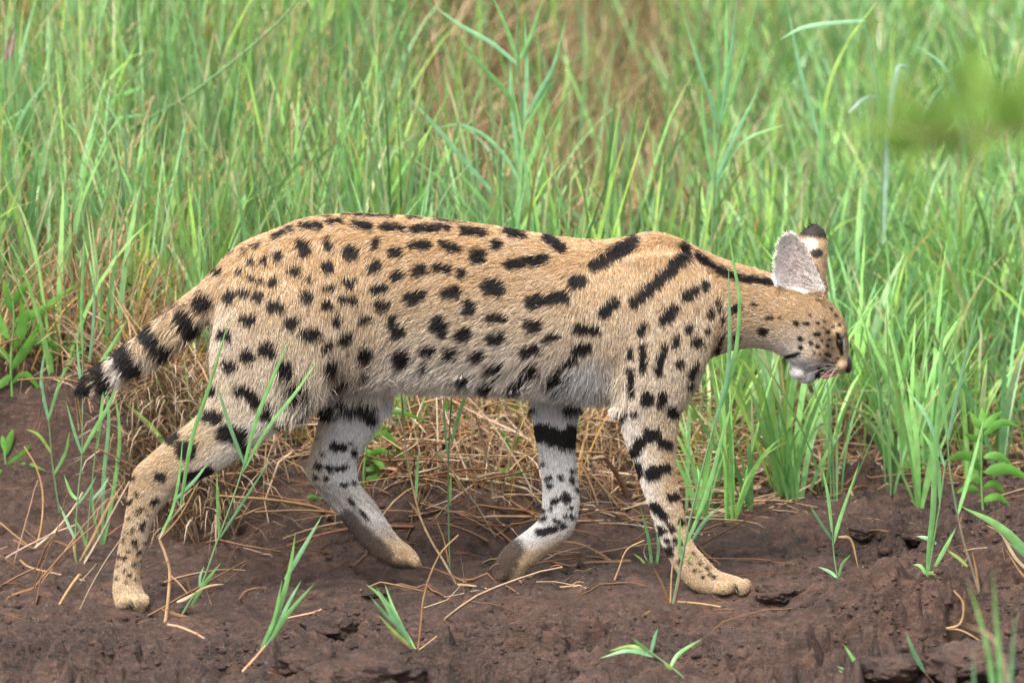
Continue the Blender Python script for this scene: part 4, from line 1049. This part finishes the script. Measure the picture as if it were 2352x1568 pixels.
plant('grass_seedling', 'seedling with a bent stem at the bottom edge right of the middle', 'grass', (1580, 1564), [('stem', 4, C_S, [(1590, 1572), (1538, 1529), (1490, 1495), (1456, 1468)]), ('blade', 7, C_Y, [(1490, 1498), (1450, 1484), (1399, 1494)]), ('blade', 7, C_B, [(1500, 1506), (1440, 1494), (1375, 1512)]), ('blade', 7, C_B, [(1496, 1498), (1502, 1470), (1511, 1441)]), ('blade', 7, C_G, [(1540, 1530), (1560, 1500), (1612, 1466)]), ('blade', 6, C_G, [(1490, 1495), (1470, 1480), (1452, 1464)]), ('blade', 7, C_Y, [(1545, 1535), (1535, 1530), (1525, 1520)])])
plant('grass_seedling', 'slim green seedling on the reddish mud below the lowered head', 'grass', (1925, 1330), [('stem', 3, C_S, [(1925, 1332), (1915, 1270), (1912, 1210)]), ('blade', 6, C_G, [(1926, 1326), (1935, 1295), (1955, 1272)]), ('blade', 6, C_B, [(1922, 1326), (1905, 1312), (1879, 1301)]), ('blade', 6, C_B, [(1912, 1240), (1885, 1200), (1857, 1155)]), ('blade', 7, C_G, [(1913, 1250), (1930, 1190), (1975, 1060)]), ('blade', 6, C_G, [(1911, 1220), (1902, 1140), (1890, 1080)]), ('curl', 5, C_D, [(1925, 1232), (1955, 1240), (1972, 1310)])])
plant('grass_stalk', 'broad green blades standing from the mud left of the leafy weed', 'grass', (2128, 1322), [('blade', 11, C_G, [(2130, 1324), (2136, 1240), (2144, 1160), (2150, 1000), (2172, 850), (2210, 760)]), ('stem', 4, C_S, [(2132, 1324), (2145, 1240), (2160, 1150), (2172, 1060)]), ('blade', 7, C_G, [(2126, 1318), (2115, 1300), (2097, 1296)]), ('blade', 8, C_B, [(2150, 1248), (2130, 1236), (2104, 1231)]), ('blade', 8, C_G, [(2148, 1300), (2170, 1260), (2196, 1211)]), ('blade', 8, C_B, [(2170, 1070), (2130, 960), (2080, 890)]), ('blade', 9, C_G, [(2160, 1150), (2150, 1050), (2110, 980)]), ('blade', 7, C_Y, [(2130, 1318), (2142, 1315), (2150, 1320)])])
plant('grass_stalk', 'tall dark stemmed grass in front of the leafy weed', 'grass', (2248, 1362), [('stem', 4, (.20, .17, .12), [(2250, 1364), (2228, 1290), (2212, 1238), (2196, 1164)]), ('stem', 3.4, C_S, [(2196, 1164), (2182, 1080), (2176, 1000)]), ('blade', 8, C_B, [(2178, 1010), (2205, 880), (2250, 690)]), ('blade', 8, C_G, [(2176, 1000), (2160, 860), (2170, 700)]), ('blade', 7, C_G, [(2200, 1180), (2230, 1080), (2260, 960)]), ('blade', 6, C_Y, [(2222, 1300), (2200, 1280), (2175, 1262)]), ('curl', 4, C_D, [(2250, 1362), (2240, 1300), (2232, 1262)])])
plant('grass_stalk', 'wide green blade arching in from the right edge above the mud', 'grass', (2420, 1350), [('blade', 16, C_G, [(2420, 1350), (2352, 1262), (2290, 1205), (2206, 1162)]), ('blade', 10, C_B, [(2425, 1360), (2370, 1290), (2310, 1240)]), ('curl', 6, C_P, [(2420, 1352), (2340, 1290), (2300, 1225), (2265, 1205)]), ('curl', 5, C_D, [(2430, 1356), (2360, 1330), (2310, 1262)])])
plant('dry_stalk', 'curved tan straw lying on the mud near the right edge', 'dry stalk', (2160, 1445), [('stem', 3.6, C_D, [(2098, 1482), (2130, 1452), (2180, 1444), (2215, 1450), (2262, 1478)]), ('stem', 4, C_D, [(2160, 1445), (2205, 1432), (2212, 1385), (2190, 1355)])])
plant('grass_seedling', 'fan shaped seedling at the bottom edge before the hoof hole', 'grass', (1992, 1566), [('blade', 9, C_G, [(1994, 1575), (1970, 1530), (1938, 1479)]), ('blade', 6, C_B, [(1990, 1572), (1955, 1545), (1923, 1529)]), ('blade', 6, C_G, [(1988, 1566), (1965, 1540), (1948, 1520)]), ('blade', 6, C_G, [(1985, 1572), (1955, 1556), (1925, 1537)])])
plant('grass_seedling', 'single upright green blade at the bottom edge near the right corner', 'grass', (2146, 1566), [('stem', 3.6, (.30, .18, .14), [(2150, 1574), (2120, 1538)]), ('blade', 8, C_B, [(2122, 1540), (2100, 1500), (2079, 1446)])])

plant('grass_stalk', 'slim green blades rising in front of the dark tail tip', 'grass', (130, 1180), [('stem', 3, C_S, [(138, 1185), (120, 1060), (112, 960)]), ('blade', 7, C_G, [(112, 960), (150, 850), (205, 790)]), ('blade', 7, C_B, [(112, 965), (95, 880), (105, 790)]), ('blade', 6, C_Y, [(118, 1040), (90, 1000), (60, 985)]), ('blade', 6, C_G, [(124, 1090), (150, 1040), (160, 990)])])
plant('grass_stalk', 'broad green leaves crossing the ringed tail near its dark end', 'grass', (235, 1255), [('blade', 8, C_B, [(235, 1258), (238, 1100), (250, 960), (236, 830)]), ('blade', 8, C_G, [(236, 1258), (262, 1120), (275, 1000), (262, 890)]), ('blade', 6, C_G, [(234, 1256), (215, 1180), (212, 1100)])])
plant('grass_stalk', 'loose green blades rising beside the heel of the planted forepaw', 'grass', (1500, 1330), [('blade', 6, C_G, [(1500, 1332), (1490, 1240), (1470, 1160)]), ('blade', 6, C_B, [(1502, 1332), (1512, 1260), (1505, 1190)]), ('blade', 5, C_Y, [(1500, 1332), (1478, 1290), (1455, 1270)])], y=.12)

def weed(label, root, strokes, stem, y=None):
    s = [('stem', 4.5, (.13, .27, .07), stem)]
    for (w, pts) in strokes: s.append(('leaf', w * .62, C_W, pts))
    return plant('weed_plant', label, 'weed', root, s, y)
weed('large leafy weed with long lance leaves at the left edge above the bank', (28, 905), [(22, [(30, 700), (50, 665), (76, 650)]), (24, [(30, 740), (90, 715), (178, 652)]), (30, [(35, 800), (52, 745), (50, 690)]), (18, [(25, 800), (90, 785), (172, 810)]), (22, [(22, 780), (0, 740), (-14, 690)]), (24, [(25, 850), (60, 800), (92, 742)]), (20, [(25, 830), (-5, 800), (-40, 790)]), (18, [(28, 880), (60, 860), (100, 905)]), (20, [(26, 860), (5, 880), (-30, 905)]), (20, [(30, 720), (16, 680), (8, 640)])], [(28, 910), (25, 830), (32, 740), (30, 690)])
weed('small leafy weed sprouting from the bare bank face at the left edge', (14, 1075), [(18, [(14, 1070), (45, 1050), (75, 1018)]), (12, [(16, 1072), (60, 1064), (104, 1080)]), (20, [(10, 1050), (22, 1010), (30, 985)]), (18, [(8, 1060), (-12, 1040), (-30, 1020)]), (16, [(12, 1075), (-8, 1090), (-30, 1100)]), (14, [(12, 1040), (4, 1000), (8, 965)]), (14, [(14, 1075), (35, 1085), (50, 1040)])], [(16, 1082), (12, 1050), (14, 1010)])
weed('leafy green weed behind the lifted hind leg', (840, 1125), [(20, [(840, 1000), (890, 1000), (940, 1075)]), (14, [(850, 960), (910, 945), (986, 970)]), (18, [(838, 1060), (870, 1035), (905, 1045)]), (18, [(840, 1100), (875, 1092), (920, 1112)]), (16, [(838, 1080), (860, 1075), (880, 1090)]), (16, [(845, 1020), (870, 980), (900, 990)]), (14, [(835, 1110), (810, 1115), (800, 1130)]), (18, [(842, 1030), (868, 1060), (885, 1075)])], [(838, 1128), (836, 1080), (845, 1000), (855, 950)])
weed('leafy green weed showing between the two hind legs', (705, 1010), [(20, [(700, 990), (715, 950), (738, 922)]), (18, [(702, 1000), (680, 985), (655, 1000)]), (16, [(704, 1005), (670, 1012), (636, 1022)]), (16, [(702, 985), (690, 955), (694, 930)]), (14, [(704, 1010), (725, 1000), (740, 985)])], [(706, 1020), (702, 985), (706, 950)])
weed('tiny rosette seedling on the bank below the lifted hock', (735, 1150), [(11, [(735, 1145), (715, 1140), (704, 1143)]), (11, [(735, 1145), (752, 1136), (764, 1140)]), (10, [(735, 1145), (732, 1158), (728, 1168)]), (10, [(735, 1142), (732, 1130), (724, 1120)]), (10, [(735, 1145), (748, 1152), (758, 1158)]), (11, [(762, 1182), (772, 1178), (786, 1184)])], [(736, 1160), (735, 1142)])
weed('bright leafy weed growing near the right edge', (2256, 1172), [(18, [(2254, 985), (2240, 965), (2227, 945)]), (18, [(2256, 985), (2280, 960), (2304, 944)]), (20, [(2258, 1000), (2300, 970), (2342, 980)]), (24, [(2252, 1060), (2210, 1045), (2165, 1062)]), (20, [(2258, 1050), (2290, 1045), (2326, 1066)]), (28, [(2260, 1085), (2310, 1075), (2372, 1104)]), (22, [(2252, 1110), (2235, 1095), (2210, 1120)]), (20, [(2250, 1130), (2225, 1120), (2196, 1132)]), (20, [(2258, 1120), (2285, 1110), (2310, 1135)]), (18, [(2256, 1010), (2235, 1005), (2215, 995)]), (22, [(2256, 985), (2258, 960), (2256, 935)]), (20, [(2256, 1150), (2290, 1140), (2320, 1160)]), (18, [(2254, 1080), (2236, 1060), (2238, 1030)])], [(2258, 1178), (2254, 1100), (2256, 985)])
weed('small dark weed among the straw under the belly', (1170, 1110), [(16, [(1170, 1100), (1150, 1080), (1135, 1085)]), (16, [(1170, 1100), (1195, 1085), (1215, 1092)]), (14, [(1170, 1105), (1165, 1080), (1172, 1060)]), (14, [(1172, 1040), (1158, 1000), (1150, 985)]), (12, [(1172, 1040), (1188, 1010), (1200, 1000)]), (14, [(1170, 1110), (1140, 1112), (1120, 1118)])], [(1172, 1115), (1170, 1075), (1172, 1030)])

plant('grass_stalk', 'tallest grass plant standing behind the middle of the back with wide arching blades', 'grass', (1195, 640), [
 ('node', 5.5, (.13, .20, .10), [(1192, 700), (1195, 513), (1200, 306), (1190, 136), (1187, -20)]), ('blade', 10, C_G, [(1199, 282), (1160, 210), (1100, 145), (1041, 73)]), ('blade', 9, C_B, [(1200, 282), (1240, 210), (1272, 150), (1302, 34)]), ('blade', 9, C_B, [(1190, 150), (1130, 100), (1060, 60), (990, 10)]), ('blade', 8, C_G, [(1190, 145), (1220, 80), (1250, -10)]), ('blade', 9, C_G, [(1192, 150), (1165, 70), (1130, -10)]), ('blade', 9, C_B, [(1199, 300), (1210, 180), (1205, 40)]), ('blade', 9, C_G, [(1200, 306), (1260, 190), (1290, 90)]), ('blade', 9, C_G, [(1196, 420), (1230, 340), (1262, 230)]), ('blade', 9, C_B, [(1196, 400), (1176, 250), (1172, 120)])], y=1.15)
plant('grass_stalk', 'long diagonal blade arching left from a stalk behind the back', 'grass', (1175, 560), [('stem', 4, C_S, [(1185, 640), (1163, 510), (1143, 455)]), ('blade', 11, C_B, [(1143, 455), (1065, 367), (1000, 290), (936, 221)]), ('blade', 8, C_B, [(1195, 420), (1160, 360), (1110, 310), (1050, 287), (995, 298)]), ('blade', 9, C_G, [(1140, 505), (1105, 455), (1040, 380)]), ('blade', 7, C_Y, [(1150, 470), (1142, 430), (1134, 400)])], y=1.05)
plant('grass_stalk', 'blade fan on a pale stalk above the dip between back and shoulder', 'grass', (1640, 560), [('stem', 4.5, C_S, [(1632, 640), (1641, 425), (1654, 285)]), ('blade', 9, C_G, [(1654, 285), (1648, 150), (1640, -10)]), ('blade', 9, C_G, [(1655, 285), (1668, 150), (1668, -10)]), ('blade', 9, C_B, [(1654, 285), (1680, 120), (1692, -5)]), ('blade', 9, C_G, [(1656, 285), (1702, 160), (1741, -10)]), ('blade', 9, C_B, [(1652, 290), (1615, 180), (1566, 27)]), ('blade', 9, C_B, [(1642, 420), (1690, 310), (1745, 200)]), ('blade', 8, C_G, [(1640, 430), (1618, 300), (1610, 180)]), ('blade', 8, C_G, [(1640, 430), (1702, 330), (1806, 285)]), ('blade', 8, C_G, [(1655, 290), (1630, 210), (1636, 230)])], y=1.0)
plant('grass_stalk', 'crossing tall blades behind the ears', 'grass', (1890, 560), [('blade', 9, C_Y, [(1880, 440), (1895, 240), (1940, 110), (2021, -5)]), ('blade', 9, C_B, [(1985, 48), (1900, 55), (1840, 66), (1790, 92)]), ('blade', 9, C_B, [(1885, 330), (1840, 170), (1805, -5)]), ('blade', 9, C_G, [(1880, 430), (1888, 300), (1880, 200)]), ('stem', 4, C_S, [(1870, 600), (1880, 430), (1886, 330)]), ('blade', 8, C_B, [(2030, 330), (2010, 180), (1975, 0)]), ('blade', 8, C_G, [(2030, 340), (2022, 170), (2000, 45)]), ('stem', 4, C_S, [(2020, 560), (2030, 340)])], y=1.2)
plant('grass_stalk', 'bluish drooping blade hanging in an arch right of the ears', 'grass', (2030, 520), [('blade', 11, (.34, .52, .38), [(2030, 560), (2040, 300), (2060, 165), (2078, 155), (2088, 168)]), ('blade', 8, (.34, .50, .38), [(1950, 260), (1985, 228), (2030, 225), (2085, 245)]), ('blade', 10, C_B, [(2220, 380), (2195, 220), (2165, 150), (2105, 105)])], y=1.25)
plant('grass_stalk', 'leaning grass stalk crossing the meadow from lower left to upper right', 'grass', (90, 560), [('node', 6, (.13, .22, .09), [(40, 600), (110, 540), (260, 330), (440, 215), (620, 70), (700, -20)]), ('blade', 9, C_G, [(250, 225), (290, 215), (335, 196)]), ('blade', 9, C_B, [(150, 290), (250, 275), (340, 262)]), ('blade', 9, C_G, [(40, 380), (60, 310), (90, 290)])], y=1.35)
plant('grass_stalk', 'grass stalk with a purplish seed head at the upper left edge', 'grass', (18, 560), [('node', 4, C_S, [(16, 620), (18, 350), (10, 180), (8, 40)]), ('stem', 2.6, (.16, .08, .09), [(12, 140), (22, 90), (34, 60)]), ('stem', 6.5, (.30, .17, .17), [(24, 130), (29, 105), (33, 82)]), ('stem', 5.5, (.28, .15, .16), [(13, 138), (15, 112), (18, 92)]), ('blade', 8, C_B, [(18, 350), (60, 250), (130, 160)])], y=1.15)
plant('dry_stalk', 'pale dead stalk standing among the green blades left of the rump', 'dry stalk', (280, 560), [('node', 5.5, (.58, .46, .34), [(268, 600), (278, 520), (290, 440), (294, 390)]), ('curl', 5, C_P, [(292, 400), (298, 390), (288, 384)])], y=1.0)

# foreground: out of focus because close to the camera
plant('grass_tuft', 'blurred green blades close to the camera at the bottom right corner', 'grass', (2310, 2050), [('blade', 9, C_G, [(2310, 2060), (2290, 1700), (2270, 1500), (2222, 1330)]), ('blade', 9, C_G, [(2312, 2060), (2305, 1700), (2294, 1500), (2280, 1310)]), ('blade', 9, C_B, [(2314, 2060), (2318, 1750), (2322, 1560), (2334, 1390)]), ('blade', 7, C_B, [(2310, 2060), (2270, 1750), (2240, 1600), (2235, 1480)]), ('blade', 7, C_P, [(2312, 2060), (2320, 1650), (2290, 1480), (2210, 1430)])], y=-2.0)

# acacia twig close to the camera, top right, on a stem that goes down outside the frame
def acacia():
    y = -4.6
    base = at(2760, 900, y)
    g = float(ground_z(np.array([base[0]]), np.array([y]))[0])
    o = thing('acacia_branch', (base[0] + .05, y, g), 'blurred feathery green acacia twig hanging close to the camera at the upper right', 'branch')
    tw = at(np.array([2700, 2560, 2400, 2250, 2120, 2010]), np.array([420, 340, 302, 305, 306, 278]), y)
    stem = np.vstack([[[base[0] + .05, y, g - .02], [base[0] + .06, y, g + .5]], tw[:1]])
    V, Q, _ = tube(stem, .009, .004, 8); link('trunk', mesh_np('trunk', V, Q, M_STRAW, np.tile(np.array([.16, .09, .06]), (len(V), 1))), o)
    V, Q, P = tube(tw, .0022, .0010, 6, 40); link('twig', mesh_np('twig', V, Q, M_STRAW, np.tile(np.array([.22, .11, .07]), (len(V), 1))), o)
    rng = random.Random(3)
    tw2 = at(np.array([2450, 2360, 2270, 2180]), np.array([310, 255, 215, 190]), y + .05)
    V, Q, P2 = tube(tw2, .0018, .0009, 6, 20); link('twig', mesh_np('twig', V, Q, M_STRAW, np.tile(np.array([.22, .11, .07]), (len(V), 1))), o)
    P = np.vstack([P[6:], P2])
    for k in range(len(P)):
        p = P[k]
        for s in range(rng.choice([1, 2, 3, 3])):
            ang = rng.uniform(0, 6.28)
            d = np.array([rng.uniform(-.9, .3), math.cos(ang) * .8, math.sin(ang) * .9 + .1]); d /= np.linalg.norm(d)
            ln = rng.uniform(.02, .058)
            vs, fs = [], []
            side = np.cross(d, [0.2, .5, 1]); side /= np.linalg.norm(side)
            for i in range(9):
                for sg in (-1, 1):
                    c = p + d * ln * (i + 1) / 9
                    tip = c + (side * sg + d * .4) * .011
                    w = d * .0024
                    b = len(vs); vs += [c, (c + tip) / 2 - w, tip, (c + tip) / 2 + w]; fs.append([b, b + 1, b + 2, b + 3])
            cc = np.array([.25, .41, .09]) * rng.uniform(.75, 1.3)
            link('feather_leaf', mesh_np('feather_leaf', np.array(vs), np.array(fs), M_LEAF, np.tile(cc, (len(vs), 1))), o)
acacia()

# ------------------------------------------------------------------ clods of mud
def clod(px, py, r, flat, label, seed):
    p = hit_ground(px, py, True)
    u = np.linspace(0, np.pi, 27)[1:-1]; v = np.linspace(0, 2 * np.pi, 40, endpoint=False)
    U, Vv = np.meshgrid(u, v, indexing='ij')
    D = np.stack([np.sin(U) * np.cos(Vv), np.sin(U) * np.sin(Vv), np.cos(U)], -1).reshape(-1, 3)
    D = np.vstack([D, [[0, 0, 1], [0, 0, -1]]])
    k = 1 + .5 * (noise3(D * 1.6 + seed, seed) - .5) + .35 * (noise3(D * 4 + seed, seed + 1) - .5) + .30 * np.abs(noise3(D * 8, seed + 2) - .5) + .22 * (noise3(D * 17, seed + 3) - .5)
    V = D * k[:, None] * r * np.array([1.25, 1, flat]) + p - [0, 0, r * flat * .04]
    m, n = 40, len(u)
    a = np.arange(n - 1)[:, None] * m + np.arange(m)[None]; b = np.arange(n - 1)[:, None] * m + (np.arange(m)[None] + 1) % m
    Q = np.stack([a, a + m, b + m, b], -1).reshape(-1, 4); nV = len(V)
    T = np.vstack([np.stack([np.arange(m), (np.arange(m) + 1) % m, np.full(m, nV - 2)], 1), np.stack([(np.arange(m) + 1) % m + (n - 1) * m, np.arange(m) + (n - 1) * m, np.full(m, nV - 1)], 1)])
    link('mud_clod', mesh_np('mud_clod', V, [Q, T], M_MUD), label=label, category='clod', group='clods of mud on the path')
for i, c in enumerate([
    (1785, 1362, .026, .6, 'cracked reddish clod just ahead of the planted forepaw'), (1835, 1352, .022, .55, 'rounded clod behind the cracked one ahead of the forepaw'),
    (850, 1550, .060, .5, 'broad smooth grey clod at the bottom edge left of the middle'), (760, 1450, .030, .7, 'dark crumbly clod left of the small fan of blades'),
    (905, 1520, .028, .7, 'dark lump of mud right below the small fan of blades'), (1490, 1510, .022, .9, 'upright dark lump beside the bent seedling at the bottom'),
    (2040, 1535, .034, .55, 'grey knobbly clod right of the hoof hole'), (2225, 1545, .050, .5, 'large grey clod in the bottom right corner'),
    (2105, 1240, .022, .6, 'small reddish clod left of the wide blade at the right'), (860, 1362, .014, .6, 'small flat chip of earth below the lifted hind paw'),
    (1990, 1232, .020, .6, 'reddish clod below the straw under the muzzle'), (700, 1530, .030, .6, 'low dark clod right of the upright tuft')]):
    clod(*c, 100 + i * 7)
